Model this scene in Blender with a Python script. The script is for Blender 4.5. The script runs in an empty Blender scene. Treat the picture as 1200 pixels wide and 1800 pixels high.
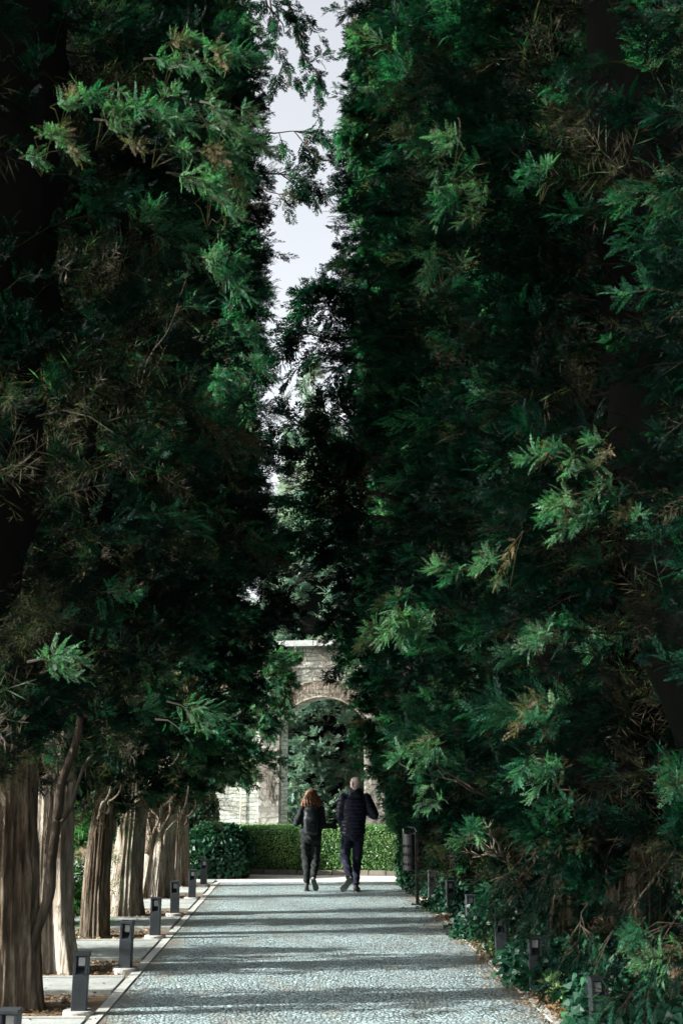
import bpy, bmesh, math, random
import numpy as np
from mathutils import Vector, Matrix, noise
R = math.radians
PI = math.pi
SC = bpy.context.scene
COL = SC.collection

# ------------------------------------------------------------------ camera, world, sun, exposure
F_PX, EYE = 2200.0, 1.61                       # focal length for an 1800 px tall frame, eye height
PITCH, YAW = 12.43, 1.78
cam_d = bpy.data.cameras.new('camera')
cam = bpy.data.objects.new('camera', cam_d)
COL.objects.link(cam)
cam_d.sensor_fit = 'VERTICAL'
cam_d.sensor_height = 36
cam_d.lens = F_PX / 1800 * 36
cam_d.clip_end = 2000
cam_d.dof.use_dof = True
cam_d.dof.focus_distance = 19
cam_d.dof.aperture_fstop = 5.6
cam.location = (0, 0, EYE)
cam.rotation_euler = (R(90 + PITCH), 0, R(-YAW))
SC.camera = cam

SUN_EL, SUN_AZ = 24.0, -97.0                   # azimuth from +Y, clockwise seen from above: the sun stands to the left
world = bpy.data.worlds.new('World')
SC.world = world
world.use_nodes = True
wn = world.node_tree
wn.nodes.clear()
sky = wn.nodes.new('ShaderNodeTexSky')
sky.sky_type = 'NISHITA'
sky.sun_disc = False
sky.sun_elevation = R(SUN_EL)
sky.sun_rotation = R(SUN_AZ)
sky.dust_density = 4.0
sky.air_density = 1.0
hs = wn.nodes.new('ShaderNodeHueSaturation')
hs.inputs['Saturation'].default_value = 0.22
bg = wn.nodes.new('ShaderNodeBackground')
bg.inputs['Strength'].default_value = 0.12
wo = wn.nodes.new('ShaderNodeOutputWorld')
wn.links.new(sky.outputs[0], hs.inputs['Color'])
wn.links.new(hs.outputs[0], bg.inputs['Color'])
wn.links.new(bg.outputs[0], wo.inputs['Surface'])
sun_d = bpy.data.lights.new('sun', 'SUN')
sun_d.energy = 5.0
sun_d.angle = R(0.5)
sun_d.color = (1.0, 0.96, 0.90)
sun = bpy.data.objects.new('sun', sun_d)
COL.objects.link(sun)
a, e = R(SUN_AZ), R(SUN_EL)
to_sun = Vector((math.sin(a) * math.cos(e), math.cos(a) * math.cos(e), math.sin(e)))
sun.rotation_euler = to_sun.to_track_quat('Z', 'Y').to_euler()
SC.view_settings.view_transform = 'Standard'
SC.view_settings.look = 'None'
SC.view_settings.gamma = 1
SC.view_settings.use_curve_mapping = False
SC.view_settings.exposure = 1.65
SC.cycles.max_bounces = 6
SC.cycles.transparent_max_bounces = 8
SC.cycles.diffuse_bounces = 3
SC.cycles.glossy_bounces = 2
SC.cycles.transmission_bounces = 3
SC.cycles.use_denoising = True

# ------------------------------------------------------------------ materials
def mat(name, col=(.5, .5, .5), rough=.7, metal=0, spec=.5):
    m = bpy.data.materials.new(name)
    m.use_nodes = True
    b = m.node_tree.nodes['Principled BSDF']
    b.inputs['Base Color'].default_value = (*col, 1)
    b.inputs['Roughness'].default_value = rough
    b.inputs['Metallic'].default_value = metal
    b.inputs['Specular IOR Level'].default_value = spec
    return m, m.node_tree, b

def node(nt, t, **kw):
    n = nt.nodes.new(t)
    for k, v in kw.items():
        if k.startswith('i_'):
            n.inputs[k[2:].replace('_', ' ')].default_value = v
        else:
            setattr(n, k, v)
    return n

def ramp(nt, fac, stops, interp='LINEAR'):
    r = nt.nodes.new('ShaderNodeValToRGB')
    r.color_ramp.interpolation = interp
    el = r.color_ramp.elements
    while len(el) < len(stops):
        el.new(.5)
    for s, (p, c) in zip(el, stops):
        s.position = p
        s.color = (*c, 1) if len(c) == 3 else c
    nt.links.new(fac, r.inputs[0])
    return r.outputs[0]

def coords(nt, scale=(1, 1, 1), kind='Object'):
    tc = nt.nodes.new('ShaderNodeTexCoord')
    mp = nt.nodes.new('ShaderNodeMapping')
    mp.inputs['Scale'].default_value = scale
    nt.links.new(tc.outputs[kind], mp.inputs['Vector'])
    return mp.outputs[0]

def noise_tex(nt, vec, scale, detail=4, rough=.55, dist=0):
    n = node(nt, 'ShaderNodeTexNoise', i_Scale=scale, i_Detail=detail, i_Roughness=rough, i_Distortion=dist)
    nt.links.new(vec, n.inputs['Vector'])
    return n.outputs['Fac']

def bump(nt, b, h, strength=.5, dist=.01, prev=None):
    n = node(nt, 'ShaderNodeBump', i_Strength=strength, i_Distance=dist)
    nt.links.new(h, n.inputs['Height'])
    if prev:
        nt.links.new(prev, n.inputs['Normal'])
    if b:
        nt.links.new(n.outputs[0], b.inputs['Normal'])
    return n.outputs[0]

def mixc(nt, fac, a_, b_, mode='MIX'):
    n = node(nt, 'ShaderNodeMix', data_type='RGBA', blend_type=mode)
    for s, v in ((0, fac), (6, a_), (7, b_)):
        if isinstance(v, (int, float)):
            n.inputs[s].default_value = v
        elif isinstance(v, tuple):
            n.inputs[s].default_value = (*v, 1)
        else:
            nt.links.new(v, n.inputs[s])
    return n.outputs[2]

def foliage_mat(name, stops, gloss=.25, rough=.5, trans=.35, var=3.0, tmul=(.9, 1.5, .75)):
    m, nt, b = mat(name, rough=rough, spec=gloss)
    at = node(nt, 'ShaderNodeAttribute', attribute_name='tint')
    c = ramp(nt, at.outputs['Fac'], stops)
    v = coords(nt, kind='Object')
    nz = noise_tex(nt, v, var, 2)
    c2 = mixc(nt, 1.0, c, ramp(nt, nz, [(.3, (.72, .78, .85)), (.7, (1.18, 1.12, .95))]), 'MULTIPLY')
    nt.links.new(c2, b.inputs['Base Color'])
    tr = node(nt, 'ShaderNodeBsdfTranslucent')
    c3 = mixc(nt, 1.0, c2, tmul, 'MULTIPLY')
    nt.links.new(c3, tr.inputs['Color'])
    mx = node(nt, 'ShaderNodeMixShader')
    mx.inputs[0].default_value = trans
    nt.links.new(b.outputs[0], mx.inputs[1])
    nt.links.new(tr.outputs[0], mx.inputs[2])
    out = nt.nodes['Material Output']
    nt.links.new(mx.outputs[0], out.inputs['Surface'])
    return m

M = {}
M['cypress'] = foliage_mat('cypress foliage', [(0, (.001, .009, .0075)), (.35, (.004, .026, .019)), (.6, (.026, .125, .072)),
                                               (.78, (.13, .25, .155)), (.86, (.033, .030, .022)), (.93, (.036, .030, .022)), (1, (.17, .135, .09))], gloss=.08, trans=.42)  # pale green stops carry the sunlight painted into chosen boughs
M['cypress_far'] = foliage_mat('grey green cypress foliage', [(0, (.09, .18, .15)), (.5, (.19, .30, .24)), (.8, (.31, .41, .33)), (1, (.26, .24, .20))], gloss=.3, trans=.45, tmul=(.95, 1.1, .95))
M['box'] = foliage_mat('box leaves', [(0, (.06, .145, .055)), (.5, (.12, .24, .09)), (.85, (.20, .32, .12)), (1, (.36, .41, .16))], gloss=.35, rough=.4)
M['ivy'] = foliage_mat('ivy leaves', [(0, (.004, .030, .018)), (.5, (.010, .056, .030)), (.85, (.025, .095, .042)), (1, (.08, .17, .05))], gloss=.22, rough=.45, trans=.15)
M['shrub'] = foliage_mat('shrub leaves', [(0, (.02, .11, .035)), (.6, (.04, .17, .055)), (1, (.10, .26, .08))], gloss=.3)
M['litter'] = foliage_mat('fallen leaves', [(0, (.09, .055, .03)), (.5, (.2, .13, .075)), (1, (.36, .26, .16))], gloss=.1, rough=.9, trans=.05)
M['hedge_core'] = mat('inner hedge leaves', (.018, .055, .014), .9, spec=.1)[0]
M['near_black'] = mat('near black core', (.004, .005, .004), .95, spec=.1)[0]  # near black for the added solid cores and the bin slots

def bark_mat(name, c0, c1, c2):
    m, nt, b = mat(name, rough=.9, spec=.15)
    v = coords(nt, (1, 1, .14))
    n1 = noise_tex(nt, v, 30, 6, .65, .15)
    n2 = noise_tex(nt, coords(nt, (1, 1, .35)), 3.2, 3)
    n3 = noise_tex(nt, coords(nt, (1, 1, .05)), 60, 3)
    c = ramp(nt, n1, [(.28, c0), (.5, c1), (.72, c2)])
    c = mixc(nt, .75, c, ramp(nt, n2, [(.38, (.45, .38, .31)), (.6, (1.2, 1.22, 1.2))]), 'MULTIPLY')
    nt.links.new(c, b.inputs['Base Color'])
    p = bump(nt, None, n3, .5, .006)
    bump(nt, b, n1, 1.0, .05, p)
    return m
M['bark'] = bark_mat('cypress bark', (.10, .075, .055), (.26, .22, .175), (.42, .385, .33))
M['bark_brown'] = bark_mat('reddish cypress bark', (.034, .027, .020), (.105, .085, .064), (.22, .19, .15))
M['bark_pale'] = bark_mat('pale sun bleached bark', (.08, .062, .045), (.29, .26, .22), (.48, .455, .40))
M['twig'] = bark_mat('bare twig', (.12, .10, .075), (.30, .27, .22), (.45, .42, .36))
M['twig_dark'] = bark_mat('dark twig', (.03, .025, .018), (.06, .05, .04), (.10, .085, .07))

def edge_mask(nt, v):
    m = node(nt, 'ShaderNodeMapRange')
    m.inputs['From Min'].default_value = 1.78; m.inputs['From Max'].default_value = 2.12
    m.inputs['To Max'].default_value = .8
    nt.links.new(v, m.inputs['Value'])
    return m.outputs[0]

def cobble_mat():
    m, nt, b = mat('pebble paving', rough=.55, spec=.35)
    v = coords(nt, (1, 1.0, 1))
    wob = node(nt, 'ShaderNodeTexNoise', i_Scale=9.0, i_Detail=2)
    nt.links.new(v, wob.inputs['Vector'])
    add = node(nt, 'ShaderNodeVectorMath', operation='MULTIPLY_ADD')
    nt.links.new(wob.outputs['Color'], add.inputs[0])
    add.inputs[1].default_value = (.03, .03, 0)
    nt.links.new(v, add.inputs[2])
    ve = node(nt, 'ShaderNodeTexVoronoi', feature='DISTANCE_TO_EDGE', i_Scale=29, i_Randomness=.95)
    vc = node(nt, 'ShaderNodeTexVoronoi', feature='F1', i_Scale=29, i_Randomness=.95)
    nt.links.new(add.outputs[0], ve.inputs['Vector'])
    nt.links.new(add.outputs[0], vc.inputs['Vector'])
    stone = ramp(nt, vc.outputs['Color'], [(0, (.26, .36, .38)), (.35, (.38, .51, .53)), (.7, (.50, .64, .66)), (1, (.32, .42, .44))])
    gap = ramp(nt, ve.outputs['Distance'], [(.05, (0, 0, 0)), (.17, (1, 1, 1))])
    big = noise_tex(nt, v, .9, 5, .6)
    col = mixc(nt, gap, (.05, .062, .065), stone)
    col = mixc(nt, .8, col, ramp(nt, big, [(.3, (.66, .66, .64)), (.65, (1.08, 1.09, 1.08))]), 'MULTIPLY')
    dirt = noise_tex(nt, coords(nt, (1, .55, 1)), 2.6, 7, .7, .4)
    col = mixc(nt, ramp(nt, dirt, [(.50, (0, 0, 0)), (.72, (.75, .75, .75))]), col, (.19, .185, .16))
    sp = node(nt, 'ShaderNodeSeparateXYZ'); nt.links.new(coords(nt), sp.inputs[0])
    e1 = node(nt, 'ShaderNodeMath', operation='SUBTRACT'); nt.links.new(sp.outputs['X'], e1.inputs[0]); e1.inputs[1].default_value = .175
    e2 = node(nt, 'ShaderNodeMath', operation='ABSOLUTE'); nt.links.new(e1.outputs[0], e2.inputs[0])
    e3 = node(nt, 'ShaderNodeMath', operation='MULTIPLY_ADD'); nt.links.new(dirt, e3.inputs[0]); e3.inputs[1].default_value = .9; nt.links.new(e2.outputs[0], e3.inputs[2])
    col = mixc(nt, edge_mask(nt, e3.outputs[0]), col, (.13, .115, .09))
    nt.links.new(col, b.inputs['Base Color'])
    h = ramp(nt, ve.outputs['Distance'], [(0, (0, 0, 0)), (.12, (.6, .6, .6)), (.4, (1, 1, 1))])
    fine = noise_tex(nt, v, 120, 3)
    p = bump(nt, None, fine, .25, .004)
    bump(nt, b, h, .8, .008, p)
    return m
M['cobble'] = cobble_mat()

def rough_mat(name, c0, c1, scale, bs=.5, bd=.01, rough=.9, s2=40):
    m, nt, b = mat(name, rough=rough, spec=.2)
    v = coords(nt)
    n1 = noise_tex(nt, v, scale, 6, .62)
    n2 = noise_tex(nt, v, s2, 4, .6)
    c = ramp(nt, n1, [(.3, c0), (.7, c1)])
    c = mixc(nt, .75, c, ramp(nt, n2, [(.3, (.72, .72, .72)), (.7, (1.15, 1.15, 1.15))]), 'MULTIPLY')
    nt.links.new(c, b.inputs['Base Color'])
    bump(nt, b, n2, bs, bd)
    return m
M['kerb'] = rough_mat('kerb stone', (.27, .29, .27), (.42, .44, .41), 3, .4, .006)
M['slab'] = rough_mat('concrete slab', (.21, .235, .225), (.36, .39, .37), 2.4, .5, .006, s2=70)
M['earth'] = rough_mat('earth', (.10, .07, .045), (.22, .16, .10), 6, .9, .03)
M['sand'] = rough_mat('sandy crossing path', (.40, .39, .37), (.52, .50, .48), 3, .5, .006, s2=90)
M['edging'] = rough_mat('edging block', (.14, .13, .105), (.24, .22, .185), 5, .6, .01)
M['concrete'] = rough_mat('concrete pad', (.28, .28, .26), (.45, .45, .42), 8, .6, .008)
M['painted'] = rough_mat('dark grey painted metal', (.030, .036, .042), (.045, .053, .060), 7, .15, .002, rough=.42, s2=120)
M['bin'] = rough_mat('black painted steel', (.006, .007, .008), (.010, .012, .013), 9, .2, .002, rough=.4, s2=80)
M['lens'] = mat('frosted lamp window', (.80, .82, .80), .35)[0]

def wall_mat(name, row, width, stones, mortar, wob_amt=.05, bumpd=.03, msize=.012, axis='XZ'):
    m, nt, b = mat(name, rough=.9, spec=.15)
    tc = node(nt, 'ShaderNodeTexCoord')
    sx = node(nt, 'ShaderNodeSeparateXYZ'); nt.links.new(tc.outputs['Object'], sx.inputs[0])
    cx = node(nt, 'ShaderNodeCombineXYZ')
    ad = node(nt, 'ShaderNodeMath', operation='ADD'); nt.links.new(sx.outputs['X'], ad.inputs[0]); nt.links.new(sx.outputs['Y'], ad.inputs[1])
    nt.links.new(ad.outputs[0], cx.inputs['X']); nt.links.new(sx.outputs['Z'], cx.inputs['Y'])
    wob = node(nt, 'ShaderNodeTexNoise', i_Scale=5.0, i_Detail=5)
    nt.links.new(cx.outputs[0], wob.inputs['Vector'])
    add = node(nt, 'ShaderNodeVectorMath', operation='MULTIPLY_ADD')
    nt.links.new(wob.outputs['Color'], add.inputs[0])
    add.inputs[1].default_value = (wob_amt * 2, wob_amt, 0)
    nt.links.new(cx.outputs[0], add.inputs[2])
    br = node(nt, 'ShaderNodeTexBrick', i_Scale=1.0, offset=.43, squash=.7, squash_frequency=3)
    br.inputs['Row Height'].default_value = row
    br.inputs['Brick Width'].default_value = width
    br.inputs['Mortar Size'].default_value = msize
    br.inputs['Mortar Smooth'].default_value = .35
    br.inputs['Bias'].default_value = 0
    br.inputs['Color1'].default_value = (0, 0, 0, 1); br.inputs['Color2'].default_value = (1, 1, 1, 1); br.inputs['Mortar'].default_value = (.5, .5, .5, 1)
    nt.links.new(add.outputs[0], br.inputs['Vector'])
    st = ramp(nt, br.outputs['Color'], stones)
    n2 = noise_tex(nt, coords(nt), 16, 6, .65)
    n3 = noise_tex(nt, coords(nt), 1.3, 5, .65)
    c = mixc(nt, br.outputs['Fac'], st, mortar)
    c = mixc(nt, .7, c, ramp(nt, n2, [(.3, (.68, .68, .66)), (.65, (1.15, 1.15, 1.13))]), 'MULTIPLY')
    c = mixc(nt, .8, c, ramp(nt, n3, [(.35, (.66, .64, .62)), (.6, (1.08, 1.1, 1.1))]), 'MULTIPLY')
    nt.links.new(c, b.inputs['Base Color'])
    inv = node(nt, 'ShaderNodeMath', operation='SUBTRACT'); inv.inputs[0].default_value = 1
    nt.links.new(br.outputs['Fac'], inv.inputs[1])
    p = bump(nt, None, n2, .7, .02)
    bump(nt, b, inv.outputs[0], 1.0, bumpd, p)
    return m
M['wall'] = wall_mat('coursed pale stone', .085, .34, [(0, (.30, .345, .32)), (.5, (.42, .465, .425)), (1, (.53, .58, .52))], (.30, .31, .27), wob_amt=.10, msize=.009)
M['rubble'] = wall_mat('brown rubble stone', .12, .20, [(0, (.12, .122, .108)), (.5, (.22, .222, .20)), (1, (.34, .345, .31))], (.20, .185, .165), wob_amt=.20, msize=.010)
M['brick'] = wall_mat('warm voussoirs', .09, .07, [(0, (.24, .20, .155)), (.5, (.31, .28, .225)), (1, (.38, .36, .31))], (.22, .20, .17), bumpd=.01)
M['cap'] = rough_mat('coping slab', (.30, .33, .32), (.44, .47, .45), 4, .5, .01)
M['vine'] = mat('dry vine stems', (.17, .14, .11), .9)[0]
M['pole'] = mat('pale cane', (.52, .47, .38), .8)[0]

def cloth(name, c, rough=.85, s=60, bs=.3):
    m, nt, b = mat(name, c, rough, spec=.25)
    n1 = noise_tex(nt, coords(nt), s, 4)
    n0 = noise_tex(nt, coords(nt, (1, 1, .5)), 9, 3)
    cc = mixc(nt, 1.0, c, ramp(nt, n1, [(.3, (.8, .8, .8)), (.7, (1.25, 1.25, 1.25))]), 'MULTIPLY')
    nt.links.new(cc, b.inputs['Base Color'])
    p = bump(nt, None, n1, bs, .003)
    bump(nt, b, n0, .6, .02, p)
    return m
M['skin'] = cloth('skin', (.43, .345, .325), .55, 80, .1)
M['puffer'] = cloth('navy puffer nylon', (.006, .009, .022), .45)
M['navy'] = cloth('navy trousers', (.008, .010, .024))
M['charcoal'] = cloth('charcoal jersey', (.008, .014, .016))
M['sweat'] = cloth('dark sweatpants', (.006, .010, .010))
M['pack'] = cloth('dark nylon pack', (.016, .022, .024), .5)
M['shoe'] = cloth('dark shoe', (.016, .018, .022), .5)
M['sole'] = cloth('grey rubber sole', (.05, .062, .057), .8)
m_, nt_, b_ = mat('auburn hair', (.3, .1, .03), .5, spec=.4)
hn = noise_tex(nt_, coords(nt_, (1, 1, .12)), 70, 4)
hz = node(nt_, 'ShaderNodeSeparateXYZ')
nt_.links.new(coords(nt_), hz.inputs[0])
hb = ramp(nt_, hz.outputs['Z'], [(0, (1, 1, 1)), (1, (1, 1, 1))])
nt_.links.new(ramp(nt_, hn, [(.3, (.04, .014, .006)), (.55, (.13, .05, .015)), (.8, (.32, .15, .045))]), b_.inputs['Base Color'])
bump(nt_, b_, hn, .8, .01)
M['hair'] = m_
M['stubble'] = cloth('grey stubble', (.34, .28, .26), .7, 150, .2)

# ------------------------------------------------------------------ object helpers
def tag(o, label=None, cat=None, group=None, kind=None):
    if label: o['label'] = label
    if cat: o['category'] = cat
    if group: o['group'] = group
    if kind: o['kind'] = kind
    return o

def empty(name, loc=(0, 0, 0), rz=0):
    o = bpy.data.objects.new(name, None)
    COL.objects.link(o)
    o.empty_display_size = .2
    o.location = loc
    o.rotation_euler = (0, 0, rz)
    return o

def link(name, me, material=None, parent=None, loc=None):
    o = bpy.data.objects.new(name, me)
    COL.objects.link(o)
    if material and not me.materials:
        me.materials.append(material)
    if parent: o.parent = parent
    if loc is not None: o.location = loc
    return o

def copy_tree(o, parent=None):
    c = o.copy()
    COL.objects.link(c)
    if parent: c.parent = parent
    for ch in list(o.children):
        copy_tree(ch, c)
    return c

def np_mesh(name, V, quads, tint=None, smooth=False):
    V = np.asarray(V, dtype=np.float32)
    quads = np.asarray(quads, dtype=np.int32)
    me = bpy.data.meshes.new(name)
    k = quads.shape[1]
    me.vertices.add(len(V))
    me.vertices.foreach_set('co', V.ravel())
    me.loops.add(quads.size)
    me.loops.foreach_set('vertex_index', quads.ravel())
    me.polygons.add(len(quads))
    me.polygons.foreach_set('loop_start', np.arange(0, quads.size, k, dtype=np.int32))
    if smooth:
        me.polygons.foreach_set('use_smooth', np.ones(len(quads), dtype=bool))
    if tint is not None:
        at = me.attributes.new('tint', 'FLOAT', 'FACE')
        at.data.foreach_set('value', np.asarray(tint, dtype=np.float32))
    me.update(calc_edges=True)
    return me

class MB:
    """collects shapes and links them as one mesh object"""
    def __init__(self):
        self.v, self.f = [], []
    def add(self, vs, fs):
        n = len(self.v)
        self.v += [tuple(p) for p in vs]
        self.f += [tuple(i + n for i in f) for f in fs]
    def box(self, x0, x1, y0, y1, z0, z1, T=None, taper=0):
        t = taper
        vs = [(x0, y0, z0), (x1, y0, z0), (x1, y1, z0), (x0, y1, z0),
              (x0 + t, y0 + t, z1), (x1 - t, y0 + t, z1), (x1 - t, y1 - t, z1), (x0 + t, y1 - t, z1)]
        if T: vs = [T(Vector(p)) for p in vs]
        self.add(vs, [(0, 3, 2, 1), (4, 5, 6, 7), (0, 1, 5, 4), (1, 2, 6, 5), (2, 3, 7, 6), (3, 0, 4, 7)])
    def tube(self, pts, rad, n=6):
        pts = [Vector(p) for p in pts]
        rad = rad if isinstance(rad, (list, tuple)) else [rad] * len(pts)
        rings = []
        base = len(self.v)
        for i, p in enumerate(pts):
            d = (pts[min(i + 1, len(pts) - 1)] - pts[max(i - 1, 0)]).normalized()
            u = d.cross(Vector((.13, .9, .3))).normalized()
            w = d.cross(u)
            for k in range(n):
                a = 2 * PI * k / n
                self.v.append(tuple(p + (u * math.cos(a) + w * math.sin(a)) * rad[i]))
        for i in range(len(pts) - 1):
            for k in range(n):
                k2 = (k + 1) % n
                self.f.append((base + i * n + k, base + i * n + k2, base + (i + 1) * n + k2, base + (i + 1) * n + k))
        self.f.append(tuple(base + k for k in range(n))[::-1])
        self.f.append(tuple(base + (len(pts) - 1) * n + k for k in range(n)))
    def loft(self, rings, n=28):
        """rings: (centre, ux, uy) ellipses with half axis vectors; closed ends"""
        base = len(self.v)
        for c, ux, uy in rings:
            for k in range(n):
                a = 2 * PI * k / n
                self.v.append(tuple(Vector(c) + Vector(ux) * math.cos(a) + Vector(uy) * math.sin(a)))
        for i in range(len(rings) - 1):
            for k in range(n):
                k2 = (k + 1) % n
                self.f.append((base + i * n + k, base + i * n + k2, base + (i + 1) * n + k2, base + (i + 1) * n + k))
        self.f.append(tuple(base + k for k in range(n))[::-1])
        self.f.append(tuple(base + (len(rings) - 1) * n + k for k in range(n)))
    def ball(self, c, r, nu=16, nv=10):
        c = Vector(c)
        r = r if isinstance(r, (tuple, list)) else (r, r, r)
        rings = []
        for j in range(1, nv):
            t = -PI / 2 + PI * j / nv
            rings.append((c + Vector((0, 0, r[2] * math.sin(t))), (r[0] * math.cos(t), 0, 0), (0, r[1] * math.cos(t), 0)))
        self.loft(rings, nu)
    def cap(self, p0, r0, p1, r1, n=14):
        """tapered capsule"""
        p0, p1 = Vector(p0), Vector(p1)
        d = (p1 - p0).normalized()
        u = d.orthogonal().normalized()
        w = d.cross(u)
        rings = []
        for t in (-80, -50, -20):
            t = R(t)
            rings.append((p0 + d * r0 * math.sin(t), u * r0 * math.cos(t), w * r0 * math.cos(t)))
        for s in (0, .33, .66, 1):
            r = r0 + (r1 - r0) * s
            rings.append((p0.lerp(p1, s), u * r, w * r))
        for t in (20, 50, 80):
            t = R(t)
            rings.append((p1 + d * r1 * math.sin(t), u * r1 * math.cos(t), w * r1 * math.cos(t)))
        self.loft(rings, n)
    def mesh(self, name):
        me = bpy.data.meshes.new(name)
        me.from_pydata(self.v, [], self.f)
        me.update()
        return me
    def build(self, name, material, parent=None, smooth=False, loc=None, bevel=0):
        me = self.mesh(name)
        if smooth:
            me.polygons.foreach_set('use_smooth', [True] * len(me.polygons))
        o = link(name, me, material, parent, loc)
        if bevel:
            md = o.modifiers.new('bevel', 'BEVEL')
            md.width = bevel
            md.segments = 2
            md.limit_method = 'ANGLE'
        return o
    def build_remesh(self, name, material, parent=None, voxel=.01, smooth=3, deform=None):
        """union of the collected closed shapes as one continuous skin"""
        me = self.mesh(name)
        tmp = bpy.data.objects.new('tmp', me)
        COL.objects.link(tmp)
        r = tmp.modifiers.new('r', 'REMESH')
        r.mode = 'VOXEL'
        r.voxel_size = voxel
        s = tmp.modifiers.new('s', 'SMOOTH')
        s.iterations = smooth
        s.factor = .6
        dg = bpy.context.evaluated_depsgraph_get()
        out = bpy.data.meshes.new_from_object(tmp.evaluated_get(dg))
        out.name = name
        bpy.data.objects.remove(tmp)
        if deform:
            n = len(out.vertices)
            co = np.empty(n * 3, np.float32); out.vertices.foreach_get('co', co)
            no = np.empty(n * 3, np.float32); out.vertices.foreach_get('normal', no)
            co, no = co.reshape(-1, 3), no.reshape(-1, 3)
            co = deform(co, no)
            out.vertices.foreach_set('co', co.astype(np.float32).ravel())
            out.update()
        out.polygons.foreach_set('use_smooth', [True] * len(out.polygons))
        out.materials.clear()
        return link(name, out, material, parent)

# ------------------------------------------------------------------ the ground
PATH_L, PATH_R = -1.41, 1.76
def sheet(name, x0, x1, y0, y1, z, material, nx=1, ny=1):
    xs, ys = np.linspace(x0, x1, nx + 1), np.linspace(y0, y1, ny + 1)
    X, Y = np.meshgrid(xs, ys)
    V = np.stack([X.ravel(), Y.ravel(), np.full(X.size, z)], 1)
    i = np.arange(nx * ny); r, c = i // nx, i % nx
    q = np.stack([r * (nx + 1) + c, r * (nx + 1) + c + 1, (r + 1) * (nx + 1) + c + 1, (r + 1) * (nx + 1) + c], 1)
    o = link(name, np_mesh(name, V, q), material)
    return tag(o, kind='structure')
sheet('ground', -600, 600, -600, 900, -.012, M['earth'])
sheet('path', PATH_L, PATH_R, -6, 22.75, .004, M['cobble'])
sheet('crossing_path', -14, 14, 22.75, 29.5, .000, M['sand'])

rng = random.Random(4)
kb = MB()
for side, x in ((-1, PATH_L), (1, PATH_R)):
    y = 2.0
    while y < 22.6:
        L = rng.uniform(.7, 1.0)
        x0, x1 = (x - .09, x) if side < 0 else (x, x + .10)
        j = rng.uniform(-.003, .003)
        kb.box(x0 + j, x1 + j, y, min(y + L, 22.7) - .008, -.03, .009 + rng.uniform(0, .003), taper=.004)
        y += L
tag(kb.build('kerb', M['kerb']), kind='structure')

TREE_Y_L = [7.60, 10.07, 12.04, 14.72, 17.09, 19.68, 21.90]
sb = MB()
ys = TREE_Y_L
for i in range(len(ys)):
    y0 = ys[i] + .64
    y1 = (ys[i + 1] - .62) if i + 1 < len(ys) else ys[i] + 1.3
    sb.box(-1.60 - 1.9, PATH_L - .095, y0, y1, -.03, .020)
    sb.box(-8.5, -1.60 - 1.915, y0, y1, -.03, .018)
tag(sb.build('paving_slabs', M['slab'], bevel=.008), kind='structure')
# narrow kerb bars along the beds
eb = MB()
for i in range(len(ys)):
    for yy in (ys[i] + .635, ys[i] - .615):
        s = -.045 if yy > ys[i] else 0
        eb.box(-3.4, PATH_L - .10, yy + s, yy + s + .04, -.03, .030)
tag(eb.build('bed_edging', M['kerb'], bevel=.004), kind='structure')

# ------------------------------------------------------------------ foliage generator
def spray_template(rs, pairs=8, sub=2, w=.040, width=.42):
    """a flat cypress spray along +Y, length 1, made of narrow leaf-scale blades"""
    Q = []
    def blade(p, d, L, w_, z=0):
        p, d = np.array(p, float), np.array(d, float)
        d /= np.linalg.norm(d)
        s = np.cross(d, (0, 0, 1)); s /= np.linalg.norm(s)
        s = s * rs.choice([1, .8]) + np.array([0, 0, rs.uniform(-.5, .5)])
        Q.append([p, p + d * L * .45 + s * w_ / 2, p + d * L, p + d * L * .45 - s * w_ / 2])
    blade((0, 0, 0), (0, 1, 0), .55, w * .7)
    blade((0, .5, -.01), (rs.uniform(-.1, .1), 1, -.05), .5, w)
    for i in range(pairs):
        t = .08 + .84 * i / pairs
        for s in (-1, 1):
            tt = max(.01, t + rs.uniform(-.03, .03))
            L = width * (1 - abs(tt) ** 1.6 * .72) * rs.uniform(.65, 1.15) * (.55 + .45 * min(1, max(tt, 0) * 3))
            ang = R(rs.uniform(32, 58))
            d = np.array([s * math.sin(ang), math.cos(ang), rs.uniform(-.35, .25)])
            p = np.array([0, tt, -.06 * tt])
            blade(p, d, L, w * 1.0)
            for k in range(sub):
                u = .25 + .5 * k / max(1, sub) + rs.uniform(-.05, .08)
                s2 = -s if (k % 2) else s
                a2 = ang + R(rs.uniform(25, 45)) * s2 * s
                d2 = np.array([s * math.sin(a2), math.cos(a2), rs.uniform(-.4, .3)])
                blade(p + d / np.linalg.norm(d) * L * u, d2, L * .5, w * .8)
    return np.array(Q)

TEMPL = {}
_rs = np.random.RandomState(3)
TEMPL['fine'] = [spray_template(_rs, 11, 1, .040, .24) for _ in range(3)]
TEMPL['hi'] = [spray_template(_rs, 9, 2, .038, .30) for _ in range(3)]
TEMPL['mid'] = [spray_template(_rs, 6, 1, .085, .46) for _ in range(3)]
TEMPL['twig'] = [spray_template(_rs, 5, 1, .018, .55) for _ in range(3)]
TEMPL['lo'] = [spray_template(_rs, 5, 0, .15, .5) for _ in range(3)]

def norm(a):
    return a / np.maximum(np.linalg.norm(a, axis=-1, keepdims=True), 1e-9)

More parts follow.
